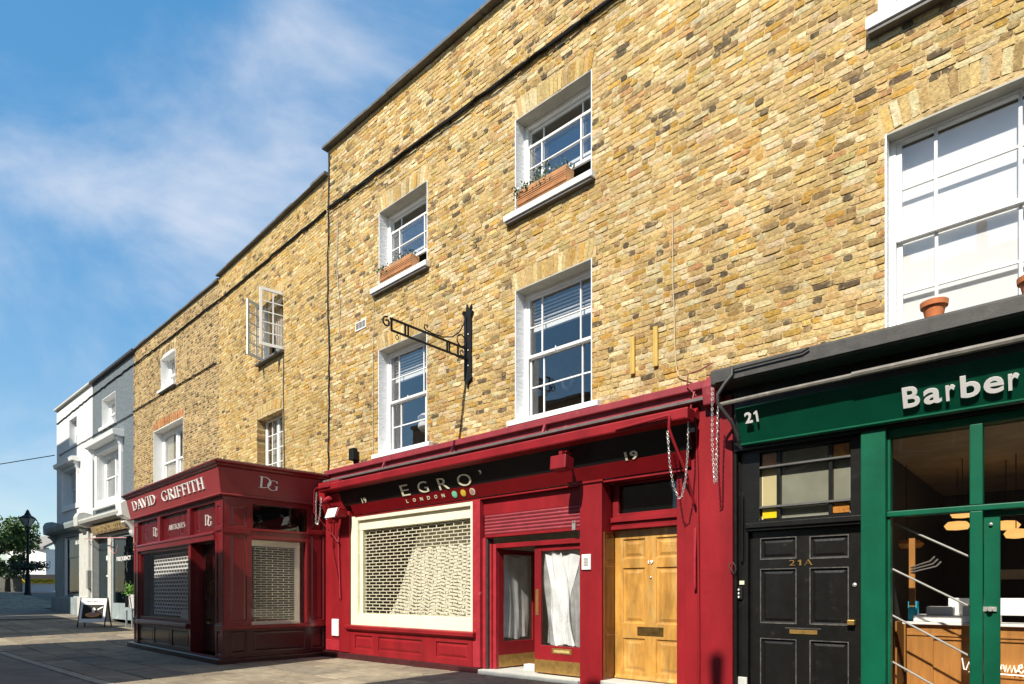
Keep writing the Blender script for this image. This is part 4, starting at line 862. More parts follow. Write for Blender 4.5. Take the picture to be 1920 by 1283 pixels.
for i, (x, y, z, r_) in enumerate(((-1.02, 1.9, 2.36, .13), (-1.15, 2.6, 2.27, .15), (-.62, 2.4, 2.22, .15), (-.50, 2.0, 2.08, .12), (.1, 2.4, 2.3, .15), (-1.62, 1.9, 2.0, .2))):
    t = thing('pendant_lamp', ['orange disc pendant lamp just above the green transom', 'orange disc pendant lamp below the transom beside the green mullion', 'upper orange pendant lamp behind the shop door glass', 'lower orange pendant lamp behind the shop door glass', 'orange pendant lamp at the right edge of the shop door glass', 'flat wooden coloured lamp at the left inside the barber window'][i], 'lamp', (x, y, z), FA, 'lamps hanging in the barber shop')
    MB().lathe([(.02, .06), (r_*.7, .05), (r_, .0), (r_*.8, -.05), (.03, -.06)], (x, y, z), 20).build('shade', 'lamp_glow' if i < 5 else 'orange', t, smooth=True); MB().tube([(x, y, z+.06), (x, y, 3.05)], .006).build('cord', 'black_iron', t)
t = thing('coat_hooks', 'steel coat hooks on a wooden post inside the barber window', 'hooks', (-1.4, .7, 1.4))
MB().box(-1.42, -1.36, .86, .9, 1.2, 2.0).build('post', 'wood_counter', t)
for k in range(3): MB().tube([(-1.40, .86, 1.66-k*.03), (-1.2+k*.03, .75, 1.72-k*.03), (-1.15+k*.03, .72, 1.77-k*.03)], .008).build('hook', 'steel', t)

# ================================================================ MAROON BAY SHOP (antiques)
Bay = thing('maroon_bay_shop', 'projecting dark maroon antiques shop bay with white serif lettering', 'shopfront', (-3.1, -1.2, -.08), FB)
XL, XR, YF = -6.25, -.06, -2.28
def sweep(prof, name, mat, bevel=.006, zb=0):
    m = MB(); vs = []; n = len(prof)
    for o, z in prof: vs += [(XL-o, -.02, z), (XL-o, YF-o, z), (XR+o, YF-o, z), (XR+o, -.02, z)]
    fs = [(i*4+k, i*4+k+1, ((i+1) % n)*4+k+1, ((i+1) % n)*4+k) for i in range(n) for k in range(3)]
    fs += [tuple(i*4 for i in range(n)), tuple(i*4+3 for i in range(n))[::-1]]
    return m.add(vs, fs).build(name, mat, Bay, bevel)
sweep([(.02, 3.345), (.06, 3.345), (.15, 3.855), (.02, 3.855)], 'sign_board', 'maroon_sign', .004)
sweep([(-.05, 3.31), (.085, 3.315), (.095, 3.335), (.085, 3.352), (-.05, 3.352)], 'sign_bead', 'maroon_sign', .003)
sweep([(-.05, 3.857), (.16, 3.857), (.19, 3.88), (.20, 3.91), (.245, 3.94), (.245, 3.97), (-.05, 3.985)], 'cornice', 'maroon', .004)
MB().box(XL-.2, XR+.2, YF-.2, 0, 3.97, 4.0).build('bay_roof', 'lead', Bay)
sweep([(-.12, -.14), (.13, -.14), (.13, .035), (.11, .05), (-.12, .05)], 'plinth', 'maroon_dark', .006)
MB().box(XL, XR, YF, YF+.3, 3.22, 3.31).box(XR-.3, XR, YF+.3, 0, 3.22, 3.31).build('head_beam', 'maroon', Bay)
sy = lambda z: YF-.06-.09*(z-3.345)/.51
serif_text(Bay, 'DAVID', 'letter_white', (-5.86, sy(3.53)-.004, 3.53), (1, 0, 0), (0, -.045, .225), .02, fit=1.92, track=.10); serif_text(Bay, 'GRIFFITH', 'letter_white', (-3.46, sy(3.515)-.004, 3.515), (1, 0, 0), (0, -.045, .235), .02, fit=2.72, track=.10)
sxx = lambda z: XR+.06+.09*(z-3.345)/.51
def dg(O, Uv, Vv, th=.015):
    serif_text(Bay, 'D', 'letter_white', O, Uv, Vv, th, fit=Vector(Vv).length*1.15); o2 = Vector(O)+Vector(Uv).normalized()*Vector(Vv).length*.72-Vector(Vv)*.16
    serif_text(Bay, 'G', 'letter_white', o2, Uv, Vector(Vv)*.92, th*1.35, fit=Vector(Vv).length*1.05)
dg((sxx(3.54)+.004, -1.60, 3.54), (0, 1, 0), (.04, 0, .23))
# front
MB().plate(XL, -5.9, .05, 3.22, YF, YF+.3, [(-6.17, -5.98, 2.72, 3.12), (-6.17, -5.98, .75, 2.6), (-6.17, -5.98, .12, .58)]).build('pilaster', 'maroon', Bay, .006)
MB().plate(-.46, XR, .05, 3.22, YF, YF+.02, [(-.38, -.14, 2.72, 3.12), (-.38, -.14, .75, 2.6), (-.38, -.14, .12, .58)]).build('pilaster', 'maroon', Bay, .006)
for p in ((-6.17, -5.98, 2.72, 3.12), (-6.17, -5.98, .75, 2.6), (-6.17, -5.98, .12, .58), (-.38, -.14, 2.72, 3.12), (-.38, -.14, .75, 2.6), (-.38, -.14, .12, .58)): MB().panel(*p, YF+.018, .03, .006).build('panel', 'maroon', Bay, recalc=False)
MB().box(-.46, XR-.02, YF+.021, YF+.28, .05, 3.22).build('corner_post', 'maroon', Bay)
for z in (.62, 2.62): MB().box(XL-.015, -5.89, YF-.015, YF, z, z+.09).box(-.47, XR+.015, YF-.015, YF, z, z+.09).build('pilaster_band', 'maroon', Bay, .005)
MB().box(-5.9, -.46, YF-.03, YF+.16, 2.44, 2.62).build('transom', 'maroon', Bay, .015); MB().box(-5.9, -.46, YF-.05, YF-.03, 2.56, 2.60).build('transom_bead', 'maroon', Bay, .006)
for a, b in ((-4.18, -3.97), (-2.05, -1.88)): MB().box(a, b, YF-.02, YF+.14, 2.622, 3.22).build('mullion', 'maroon', Bay, .01)
for i, (a, b) in enumerate(((-5.9, -4.18), (-3.97, -2.05), (-1.88, -.46))):
    MB().box(a, b, YF+.07, YF+.09, 2.62, 3.22).build('name_panel', 'maroon', Bay); MB().box(a+.06, b-.06, YF+.05, YF+.055, 2.68, 3.18).build('pane', 'glass_shop', Bay)
    if i == 1: serif_text(Bay, 'ANTIQUES', 'letter_white', (a+.38, YF+.068, 2.86), (1, 0, 0), (0, 0, .12), .01, fit=1.15)
    else: dg((b-.62 if i == 0 else b-.75, YF+.068, 2.80), (1, 0, 0), (0, 0, .22), .01)
MB().plate(-5.9, -2.05, .64, 2.44, YF+.03, YF+.12, [(-5.80, -2.15, .76, 2.38)]).build('window_frame', 'maroon', Bay, .01)
MB().box(-5.8, -2.15, YF+.07, YF+.076, .76, 2.38).build('pane', 'glass_shop', Bay)
MB().prism([(YF-.07, .60), (YF-.05, .56), (YF+.1, .56), (YF+.1, .70), (YF-.05, .67)], -5.9, -2.03).build('window_sill', 'maroon', Bay, .008)
BP = [(-5.86, -4.72, .12, .49), (-4.58, -3.40, .12, .49), (-3.24, -2.12, .12, .49)]
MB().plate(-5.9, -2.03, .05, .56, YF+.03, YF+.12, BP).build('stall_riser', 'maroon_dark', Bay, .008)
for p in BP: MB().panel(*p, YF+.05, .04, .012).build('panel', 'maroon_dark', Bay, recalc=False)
grille(Bay, -5.2, -2.2, .82, 2.35, YF+.20, .092, .2, .034, .05, mat='letter_white')
MB().box(-5.78, -2.16, YF+.13, YF+.6, .70, .755).build('window_board', 'wood_sign', Bay); 
MB().prism([(YF+.2, .76), (YF+.23, .98), (YF+.24, .98), (YF+.21, .76)], -3.2, -2.3).build('card', 'cream', Bay)
MB().box(-2.03, -1.90, YF+.0, YF+.3, .05, 2.44).build('door_post', 'maroon', Bay, .01)
for (a, b) in ((-1.90, -1.20), (-1.195, -.46)):
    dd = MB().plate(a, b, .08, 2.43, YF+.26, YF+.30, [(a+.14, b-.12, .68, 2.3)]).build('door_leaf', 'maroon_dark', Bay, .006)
    MB().box(a+.14, b-.12, YF+.275, YF+.28, .68, 2.3).build('pane', 'glass_dark' if a < -1.5 else 'glass_shop', dd)
    hx = b-.06 if a < -1.5 else a+.06
    MB().tube([(hx, YF+.26, 1.32), (hx, YF+.19, 1.36), (hx, YF+.19, 1.60), (hx, YF+.26, 1.64)], .013, 8).build('handle', 'brass_dark', dd)
    if a > -1.5: MB().plate(a+.2, b-.14, .33, .47, YF+.245, YF+.2595, [(a+.24, b-.18, .365, .435)]).build('letter_plate', 'steel', dd); MB().box(a+.22, b-.16, YF+.29, YF+.295, 1.3, 1.75).build('notice', 'letter_white', dd)
MB().box(-2.03, -.46, YF-.02, YF+.5, -.12, .06).build('door_step', 'maroon', Bay, .01)
# side wall towards the camera
sx_ = lambda u, d, z: (XR-d, u, z)
SP = [(-2.13, -1.80, 2.71, 3.14), (-2.13, -1.80, .78, 2.54), (-2.13, -1.80, .13, .58), (-.39, -.08, 2.76, 3.14), (-.39, -.08, .76, 2.64), (-.39, -.08, .14, .60), (-1.66, -.52, .14, .56)]
MB(sx_).plate(YF+.002, -.02, .622, 3.22, 0, .1, [h for h in SP if h[2] > .6]+[(-1.70, -.48, .66, 2.46), (-1.68, -.48, 2.70, 3.20)]).build('side_frame', 'maroon', Bay, .006)
MB(sx_).plate(YF+.002, -.02, .05, .62, 0, .1, [h for h in SP if h[2] < .6]).build('side_riser', 'maroon_dark', Bay, .006)
for p in SP: MB(sx_).panel(*p, .02, .035, .007).build('panel', 'maroon' if p[2] > .6 else 'maroon_dark', Bay, recalc=False)
MB(sx_).box(YF-.02, -1.72, -.012, 0, 2.57, 2.68).box(-.47, -.03, -.012, 0, 2.66, 2.74).box(YF-.02, -.03, -.03, 0, .62, .70).build('side_band', 'maroon', Bay, .005)
MB(sx_).box(-1.70, -.48, -.03, .05, 2.48, 2.52).box(-1.70, -.48, -.02, .05, 2.64, 2.68).build('side_transom', 'maroon', Bay, .006)
MB(sx_).box(-.52, -.46, -.04, .08, .70, 2.48).build('side_stile', 'maroon', Bay, .01)
MB(sx_).box(-1.70, -.52, .04, .046, .70, 2.46).build('pane', 'glass_shop', Bay); MB(sx_).box(-1.68, -.48, .05, .056, 2.70, 3.20).build('pane', 'glass_dark', Bay)
grille(Bay, -1.62, -.72, .76, 2.32, .10, .05, .245, .009, .012, xf=sx_)
MB(sx_).box(-1.7, -.60, .09, .14, 2.34, 2.46).box(-1.7, -.6, .08, .14, .67, .76).box(-.72, -.60, .10, .13, .76, 2.34).build('shutter_frame', 'cream_metal', Bay)
MB(sx_).box(-1.68, -.5, .2, .21, 2.70, 3.2).build('name_panel', 'room_dark', Bay)
m = MB(); m.box(-6.1, -.3, .02, .05, 0, 3.3).build('back_wall', 'plaster', Bay); MB().box(XL+.05, XL+.1, YF+.1, 0, 0, 3.3).box(-6.1, -.3, YF+.1, 0, .02, .06).box(-6.1, -.3, YF+.3, 0, 3.25, 3.3).build('bay_lining', 'plaster', Bay)
MB().box(XL, XL+.04, YF+.31, 0, .05, 3.31).build('side_wall', 'maroon', Bay)

# ================================================================ OPPOSITE SIDE OF THE STREET (behind the viewer; it shades the pavement)
def opposite(x0, x1, H, y=-11.0, d=8, label='', chim=()):
    t = thing('terrace_house', label, 'building', ((x0+x1)/2, y, 0), FA)
    n = max(1, int((x1-x0)/2.6)); hs = []
    for i in range(n):
        cx = x0+(i+.5)*(x1-x0)/n
        for z in np.arange(4.6, H-2.2, 3.0): hs.append((cx-.55, cx+.55, float(z), float(z)+1.8))
    xf = lambda u, dd, z: (-u, y-dd, z)
    hh = [(-b, -a, c, e) for a, b, c, e in hs]
    MB(xf).plate(-x1, -x0, -.2, H, 0, .3, hh).build('wall', 'opp_wall', t)
    for h in hh:
        wnd = MB(xf).plate(*h, .12, .18, [(h[0]+.07, h[1]-.07, h[2]+.07, h[3]-.07)]).build('window', 'white', t); MB(xf).box(h[0]+.07, h[1]-.07, .14, .15, h[2]+.07, h[3]-.07).build('pane', 'glass_dark', wnd)
    MB(xf).box(-x1, -x0, .31, .4, -.2, H).box(-x1, -x1+.3, .41, d, -.2, H).box(-x0-.3, -x0, .41, d, -.2, H).box(-x1, -x0, d, d+.3, -.2, H).build('party_wall', 'opp_wall', t)
    MB(xf).box(-x1, -x0, -.1, d+.3, H+.002, H+.12).build('roof', 'lead', t)
    for cx, hz, w_ in chim: MB().lathe([(w_*.75, H+.1), (w_, H+hz*.5), (w_*.8, H+hz*.6), (w_, H+hz)], (cx, y-.3, 0), 12).build('chimney_pot', 'terracotta', t)
opposite(-19.6, -10.55, 7.62, y=-7.9, d=4, label='brick terrace house across the street shading the maroon bay')
opposite(-33.0, -22.7, 7.4, y=-7.9, d=4, label='brick terrace house across the street opposite the grey house')
opposite(-58, -33.4, 17.2, y=-8.0, label='tall block across the street shading the white corner house', d=2.5)
opposite(-6.5, 9.5, 8.95, y=-9.3, label='brick terrace house behind the viewer shading the near pavement', chim=((-1.72, 1.05, .10), (-3.6, .45, .2)))

# ================================================================ SMALL THINGS ON THE FACADES
def spiral(cx, cz, r0, r1, a0, a1, X, n=18): return [(X, cx+(r0+(r1-r0)*i/n)*math.cos(R(a0+(a1-a0)*i/n)), cz+(r0+(r1-r0)*i/n)*math.sin(R(a0+(a1-a0)*i/n))) for i in range(n+1)]
br = thing('sign_bracket', 'black wrought iron sign bracket with scrolls jutting from the brick wall', 'bracket', (-7.92, 0, 5.0))
X = -7.92
MB().extr([(X-.08, 5.10), (X-.02, 5.06), (X+.0, 4.95), (X+.02, 5.06), (X+.10, 5.12), (X+.085, 5.2), (X+.085, 6.22), (X+.13, 6.30), (X+.07, 6.30), (X+.10, 6.42), (X+.03, 6.34), (X-.02, 6.46), (X-.04, 6.33), (X-.12, 6.36), (X-.085, 6.24), (X-.085, 5.2)], -.05, -.01).build('wall_plate', 'black_iron', br, .004)
MB().box(X-.02, X+.02, -.30, -.05, 5.45, 5.49).box(X-.012, X+.012, -1.70, -.30, 5.455, 5.485).build('lower_bar', 'black_iron', br); MB().box(X-.012, X+.012, -1.72, -.05, 5.635, 5.665).build('upper_bar', 'black_iron', br)
for y in (-1.69, -1.42, -.52, -.27): MB().box(X-.01, X+.01, y-.015, y+.015, 5.486, 5.634).build('strut', 'black_iron', br)
for y in (-1.36, -.47): MB().box(X-.01, X+.01, y-.012, y+.012, 5.486, 5.634).build('strut', 'black_iron', br)
MB().tube(spiral(-1.78, 5.57, .085, .025, 80, 500, X, 24), .014).build('scroll', 'black_iron', br)
MB().tube(spiral(-.98, 5.745, .02, .06, 0, 300, X)+[(X, -.85, 5.68), (X, -.62, 5.69), (X, -.4, 5.76), (X, -.25, 5.88), (X, -.14, 6.05), (X, -.1, 6.2)]+spiral(-.13, 6.24, .045, .015, -20, 330, X), .011).build('scroll', 'black_iron', br)
MB().tube(spiral(-.19, 5.76, .10, .10, 0, 345, X, 20), .011).build('ring', 'black_iron', br); MB().tube(spiral(-.17, 5.56, .02, .07, 0, 330, X), .01).build('scroll', 'black_iron', br)
for y in (-1.58, -.25): MB().tube([(X, y, 5.455), (X, y, 5.42)]+spiral(y, 5.39, .03, .03, 90, 420, X, 12), .007).build('hook', 'black_iron', br)
for z in (5.35, 5.62, 5.9): MB().lathe([(.014, 0), (.014, -.012), (.004, -.016)], (X+.03, -.05, z), 8, 'y').build('bolt', 'steel', br)

vt = thing('air_vent', 'small white louvred air vent in the brickwork left of the iron bracket', 'vent', (-11.2, 0, 7.0))
MB().plate(-11.38, -11.0, 6.93, 7.11, -.02, .02, [(-11.36, -11.25, 6.95, 7.09), (-11.245, -11.135, 6.95, 7.09), (-11.13, -11.02, 6.95, 7.09)]).build('frame', 'white', vt)
for k in range(6): MB().box(-11.36, -11.02, -.012, .0, 6.955+k*.023, 6.967+k*.023).build('louvre', 'grey_metal', vt)
for i, (x, za, zb) in enumerate(((-4.60, 4.44, 4.97), (-4.24, 4.46, 5.01))): solo(MB().box(x-.035, x+.035, -.04, -.006, za, zb), 'wooden_batten', 'wood_batten', ['yellow wooden batten on the wall, the left one of the pair', 'yellow wooden batten on the wall, the right one of the pair'][i], 'batten', (x, 0, za), FA, 'battens on the brick wall', bevel=.004)
def cable(pts, r, mat, label, frame=FA, seed=0, wob=.012, n=3, name='cable'):
    r2 = random.Random(seed); P = []
    for a, b in zip(pts, pts[1:]):
        k = max(2, int((Vector(b)-Vector(a)).length/.22))
        for i in range(k): t = i/k; P.append(tuple(a[j]+(b[j]-a[j])*t+(r2.gauss(0, wob) if j != 1 else 0) for j in range(3)))
    P.append(pts[-1]); base = pts[0]
    return solo(MB().tube(P, r, 6), name, mat, label, 'cable', base, frame, smooth=True)
cable([(-12.42, -.035, 9.99), (-9, -.035, 9.955), (-5, -.035, 9.94), (-1, -.035, 9.93), (2.2, -.035, 9.93)], .030, 'black_iron', 'thick black cable running along the tall brick building below its parapet', seed=1, wob=.007)
cable([(-12.42, -.07, 9.94), (-9, -.07, 9.92), (-5, -.07, 9.905), (2.2, -.07, 9.90)], .016, 'black_iron', 'thinner black cable hanging just under the thick one on the tall brick building', seed=2, wob=.014)
cable([(-6.4, -.035, 10.02), (-3, -.035, 10.0), (-.05, -.035, 9.97)], .028, 'black_iron', 'black cable below the parapet of the house with the open casement', FB, 3, .008)
cable([(-8.0, -.035, 10.1), (-4, -.035, 10.05), (-.05, -.035, 10.05)], .026, 'black_iron', 'black cable below the parapet of the brown brick house', FC, 4, .01)
cable([(-8.0, -.03, 8.33), (-4.9, -.03, 8.30), (-.15, -.03, 8.23)], .018, 'black_iron', 'thin dark cable crossing the brown brick house between its two windows', FC, 5, .006)
cable([(-11.0, -.03, 8.28), (-5, -.03, 8.28), (0, -.03, 8.25)], .018, 'black_iron', 'dark cable crossing the grey and white houses above the window hoods', FD, 6, .006)
cable([(-11.6, -.03, 9.95), (-5.4, -.03, 10.1), (0, -.03, 10.12)], .024, 'black_iron', 'dark cable under the eaves of the grey and white houses', FD, 7, .012)
cable([(-12.40, -.03, 11.2), (-12.41, -.03, 9.9), (-12.44, -.03, 8.2), (-12.38, -.03, 6.6), (-12.42, -.03, 4.1)], .016, 'black_iron', 'dark vertical cable down the joint between the two brick houses', seed=8, wob=.012)
cable([(-12.05, -.02, 9.6), (-12.1, -.02, 8.6), (-11.95, -.02, 7.6), (-11.97, -.02, 7.0)], .008, 'grey_metal', 'thin grey wire on the brick just right of the house joint', seed=9)
cable([(-2.17, -.02, 7.35), (-2.19, -.02, 6.2), (-2.14, -.02, 5.0), (-2.17, -.02, 4.05)], .011, 'black_grey', 'thin wire hanging down from the open casement sill', FB, 10, .01)
cable([(-3.99, -.02, 6.47), (-3.98, -.02, 5.5), (-3.95, -.02, 4.45), (-3.9, -.03, 4.25), (-3.62, -.06, 4.13)], .008, 'wire_cream', 'cream wire dropping down the brick wall to the crimson cornice', seed=11, wob=.004)
cable([(-10.72, -.02, 7.45), (-10.75, -.02, 5.5), (-10.74, -.02, 4.15)],   .007, 'wire_cream', 'cream wire dropping from the left upper window sill', seed=12, wob=.006)
cable([(-39.0, .5, 8.45), (-43, -1.5, 8.15), (-50, -5, 8.3), (-56, -9, 9.0)], .022, 'black_iron', 'black wire slung across the sky at the far left', seed=13, wob=.0)
# flower boxes
def leaves(par, pts, size, mat, name, cols, seed, kind=None):
    r2 = random.Random(seed); V = []; F = []; C = []; n = 0
    for p in pts:
        d = Vector((r2.gauss(0, 1), r2.gauss(0, 1), r2.gauss(0, .7))).normalized(); a = d.orthogonal().normalized(); b = d.cross(a); t = r2.uniform(0, 6.28); u = a*math.cos(t)+b*math.sin(t); w = d.cross(u); s = size*r2.uniform(.6, 1.3); q = Vector(p); c = r2.choice(cols); k = r2.uniform(.7, 1.25)
        V += [tuple(q-u*s), tuple(q+w*s*.5+d*s*.15), tuple(q+u*s), tuple(q-w*s*.5+d*s*.15)]; F.append((n, n+1, n+2, n+3)); C += [(c[0]*k, c[1]*k, c[2]*k, 1)]*4; n += 4
    b = BASE.get(par, (0, 0, 0)); V = [(v[0]-b[0], v[1]-b[1], v[2]-b[2]) for v in V]
    me = bpy.data.meshes.new(name); me.from_pydata(V, [], F); colour_attr(me, C); return link(name, me, mat, par, kind=kind)
LG = [(.05, .10, .02), (.09, .14, .04), (.035, .07, .018), (.12, .15, .06)]
for i, (x0, x1, z) in enumerate(((-10.42, -9.42, 7.64), (-6.72, -5.72, 7.64))):
    t = thing('window_box', ['terracotta window box with trailing white flowers on the left upper sill', 'terracotta window box with taller green plants on the right upper sill'][i], 'window box', ((x0+x1)/2, 0, z), FA, 'window boxes on the upper sills')
    m = MB(); m.prism([(-.075, z), (.105, z), (.12, z+.24), (-.095, z+.24)], x0, x1); m.build('box', 'planter', t, .006)
    for k in range(6): MB().box(x0-.004, x1+.004, -.104+.002*k-.0, -.09+.0, z+.03+k*.034, z+.042+k*.034).build('rib', 'planter', t)
    r2 = random.Random(30+i); pl = [(r2.uniform(x0-.08, x1+.05), r2.gauss(-.02, .05), z+.26+abs(r2.gauss(0, .045))) for _ in range(150)]+[(r2.uniform(x0-.1, x0+.25), r2.gauss(-.11, .02), z+.26-abs(r2.gauss(0, .07))) for _ in range(40)]
    if i: pl += [(x0+.42+r2.gauss(0, .05), -.07+r2.gauss(0, .03), z+.25+r2.uniform(-.1, .2)) for _ in range(50)]+[(x0+.62+r2.gauss(0, .06), -.07+r2.gauss(0, .03), z+.25+r2.uniform(-.12, .22)) for _ in range(60)]
    leaves(t, pl, .028, 'leaf', 'foliage', LG, 40+i); leaves(t, [(p[0], p[1]-.02, p[2]+.02) for p in pl[::6]], .018, 'flower', 'blossom', [(1, 1, 1)], 50+i)
for i, (x, y) in enumerate(((-1.02, -.25), (-.26, -.25))):
    t = thing('plant_pot', ['empty terracotta pot on the black gutter below the big white window', 'terracotta pot at the right edge of the photo on the black gutter'][i], 'pot', (x, y, 4.09))
    MB().lathe([(.075, 0), (.098, .115), (.118, .118), (.122, .17), (.108, .172), (.095, .13), (.07, .02)], (x, y, 4.09), 20).build('pot', 'terracotta', t, smooth=True)
# fixtures on the crimson shop
t = thing('security_light', 'crimson painted lamp box on an arm sticking out over the double doors', 'light', (-5.45, -.3, 3.2))
MB().prism([(-.62, 3.14), (-.42, 3.12), (-.40, 3.30), (-.60, 3.34)], -5.62, -5.34).build('housing', 'red', t, .012); MB().box(-5.5, -5.44, -.56, -.46, 3.345, 3.40).tube([(-5.47, -.5, 3.38), (-5.47, -.4, 3.42), (-5.47, -.28, 3.40)], .02).build('arm', 'red', t, .004)
t = thing('flood_light', 'silver ribbed flood lamp with a crimson hood at the left end of the fascia', 'light', (-11.5, -.3, 3.0))
MB().prism([(-.50, 2.95), (-.42, 3.15), (-.26, 3.16), (-.24, 2.96)], -11.72, -11.36).build('hood', 'red', t, .02)
for k in range(4): MB().prism([(-.515, 2.93), (-.435, 3.14), (-.455, 3.145), (-.535, 2.94)], -11.74+k*.095, -11.665+k*.095).build('fin', 'letter_white', t, .008)
t = thing('alarm_siren', 'pale pink pointed siren horn on the left corbel above the flood lamp', 'siren', (-11.8, -.4, 3.25)); MB().tube([(-12.05, -.42, 3.28), (-11.85, -.44, 3.33), (-11.7, -.46, 3.36), (-11.6, -.48, 3.35)], [.01, .06, .05, .035], 10).build('horn', 'red_chip', t, smooth=True); MB().tube([(-11.82, -.42, 3.3), (-11.8, -.34, 3.2)], .015).build('stem', 'red', t)
t = thing('wall_lamp', 'small black box lamp on the brick above the crimson cornice', 'light', (-11.3, 0, 4.1)); MB().box(-11.42, -11.24, -.16, -.05, 4.17, 4.42).build('body', 'black_iron', t, .01); MB().box(-11.40, -11.30, -.05, 0, 4.11, 4.2).tube([(-11.33, -.1, 4.17), (-11.33, -.06, 4.1)], .015).build('bracket', 'black_iron', t)
t = thing('meter_box', 'narrow white meter box low on the left crimson pilaster', 'box', (-12.0, -.1, .42)); MB().box(-12.12, -11.86, -.13, -.091, .42, .79).build('body', 'letter_white', t, .012); MB().box(-11.90, -11.885, -.134, -.1305, .45, .76).build('seam', 'grey_metal', t)
t = thing('door_intercom', 'pale grey intercom panel on the crimson pilaster beside the wooden door', 'intercom', (-5.3, -.1, 1.7)); MB().box(-5.41, -5.25, -.125, -.101, 1.70, 1.93).build('plate', 'letter_white', t, .006)
for k in range(6): MB().box(-5.37, -5.29, -.130, -.1255, 1.76+k*.022, 1.772+k*.022).build('grille', 'grey_metal', t)
t = thing('door_keypad', 'small black entry keypad with pale buttons on the black door frame', 'keypad', (-3.05, -.05, 1.3)); MB().box(-3.12, -3.03, -.06, -.031, 1.28, 1.44).build('plate', 'black_iron', t, .008)
for z in (1.31, 1.355, 1.40): MB().lathe([(.014, 0), (.012, -.006)], (-3.075, -.06, z), 10, 'y').build('button', 'letter_white', t)
MB().box(-3.07, -3.01, -.05, -.031, 1.46, 1.51).build('bell_push', 'letter_cream', t, .004)
def chain(pts, label, mat='steel', size=.020, name='chain'):
    P = [Vector(p) for p in pts]; L = [0]
    for a, b in zip(P, P[1:]): L.append(L[-1]+(b-a).length)
    step = size*1.55; n = int(L[-1]/step); m = MB(); r2 = random.Random(3)
    for k in range(n):
        s = (k+.5)*step; i = max(j for j in range(len(L)-1) if L[j] <= s); tt = (s-L[i])/(L[i+1]-L[i]); c = P[i].lerp(P[i+1], tt); d = (P[i+1]-P[i]).normalized()
        a = d.orthogonal().normalized(); b = d.cross(a); an = (k % 2)*1.57+.6+r2.gauss(0, .2); a = a*math.cos(an)+b*math.sin(an)
        m.tube([tuple(c+d*size*math.cos(6.2832*q/8)+a*size*.62*math.sin(6.2832*q/8)) for q in range(8)], size*.2, 5, True)
    return solo(m, name, mat, label, 'chain', pts[0], recalc=False)
chain([(-3.83, -.46, 3.42), (-3.80, -.46, 3.0), (-3.76, -.44, 2.72), (-3.70, -.42, 2.56), (-3.66, -.41, 2.57), (-3.61, -.40, 2.8), (-3.58, -.40, 3.2), (-3.57, -.42, 3.55)], 'looped steel chain hanging from the right end of the crimson awning box')
chain([(-3.255, -.42, 3.86), (-3.255, -.42, 3.2), (-3.225, -.42, 2.70), (-3.20, -.42, 2.72), (-3.195, -.42, 3.2), (-3.18, -.42, 3.64)], 'doubled steel chain hanging in front of the plain crimson pilaster')
chain([(-11.98, -.58, 3.5), (-12.0, -.58, 3.2), (-12.02, -.57, 2.85), (-11.98, -.55, 2.82), (-11.9, -.55, 3.0), (-11.88, -.53, 3.4)], 'steel chain hanging from the left end of the crimson awning box', size=.024)
def rod(pts, r, mat, label, cat, name):
    if name == 'awning_arm': return MB().tube(pts, r, 8).build(name, mat, U if mat == 'black_grey' else T, smooth=True)
    return solo(MB().tube(pts, r, 8), name, mat, label, cat, pts[0], smooth=True)
rod([(-4.55, -.545, 3.55), (-3.75, -.56, 3.585), (-3.73, -.60, 3.57), (-3.74, -.60, 3.42), (-3.72, -.55, 3.3), (-3.62, -.35, 2.85), (-3.6, -.18, 2.5)], .018, 'red', 'cranked crimson awning arm at the right end of the awning box', 'awning arm', 'awning_arm')
rod([(-11.55, -.54, 3.585), (-12.02, -.56, 3.60), (-12.06, -.58, 3.55), (-12.12, -.56, 3.1), (-12.0, -.3, 2.75), (-11.75, -.2, 2.45)], .016, 'red', 'cranked crimson awning arm at the left end of the awning box', 'awning arm', 'awning_arm')
rod([(-2.98, -.49, 4.03), (-2.98, -.50, 3.93), (-3.05, -.55, 3.82), (-3.13, -.55, 3.72), (-3.13, -.55, 3.62), (-3.02, -.4, 3.4), (-3.0, -.25, 3.2)], .02, 'black_grey', 'cranked black awning arm in front of the black gutter', 'awning arm', 'awning_arm')
rod([(-3.0, -.48, 3.995), (-2.2, -.48, 4.0), (-2.13, -.48, 4.03)], .010, 'black_iron', 'thin black rod lying along the face of the black gutter', 'rod', 'awning_rod')
rod([(-3.10, -.10, 3.25), (-3.10, -.09, 1.9), (-3.10, -.09, .0)], .024, 'black', 'black drain pipe between the crimson pilaster and the black door frame', 'pipe', 'drain_pipe')
rod([(-3.03, -.06, 2.55), (-3.03, -.06, 1.75)], .018, 'black', 'short black conduit above the keypad beside the black door', 'pipe', 'conduit')
rod([(-3.62, -.14, 3.95), (-3.64, -.2, 3.75), (-3.60, -.14, 3.5), (-3.58, -.14, 2.9), (-3.57, -.14, 2.2), (-3.56, -.135, 1.0), (-3.56, -.135, .1)], .014, 'red', 'crimson painted conduit running down the edge of the plain pilaster', 'pipe', 'conduit')
rod([(-3.60, -.15, 2.2), (-3.61, -.15, 1.8), (-3.60, -.17, 1.5), (-3.61, -.15, 1.42)], [.022, .016, .016, .02], 'red_chip', 'chipped crimson awning crank rod on the pilaster right of the wooden door', 'rod', 'crank_rod')
rod([(-3.6, -.13, 3.9), (-3.72, -.15, 4.05), (-3.70, -.15, 4.2), (-3.55, -.13, 4.22), (-3.4, -.1, 4.28)], .009, 'red_dull', 'looping dull red wire at the right end of the crimson cornice', 'wire', 'wire')
rod([(-11.8, -.15, 2.75), (-11.78, -.17, 2.2), (-11.76, -.16, 1.75), (-11.72, -.17, 1.25)], .016, 'red_chip', 'chipped crimson crank rod on the left pilaster beside the cream window', 'rod', 'crank_rod')
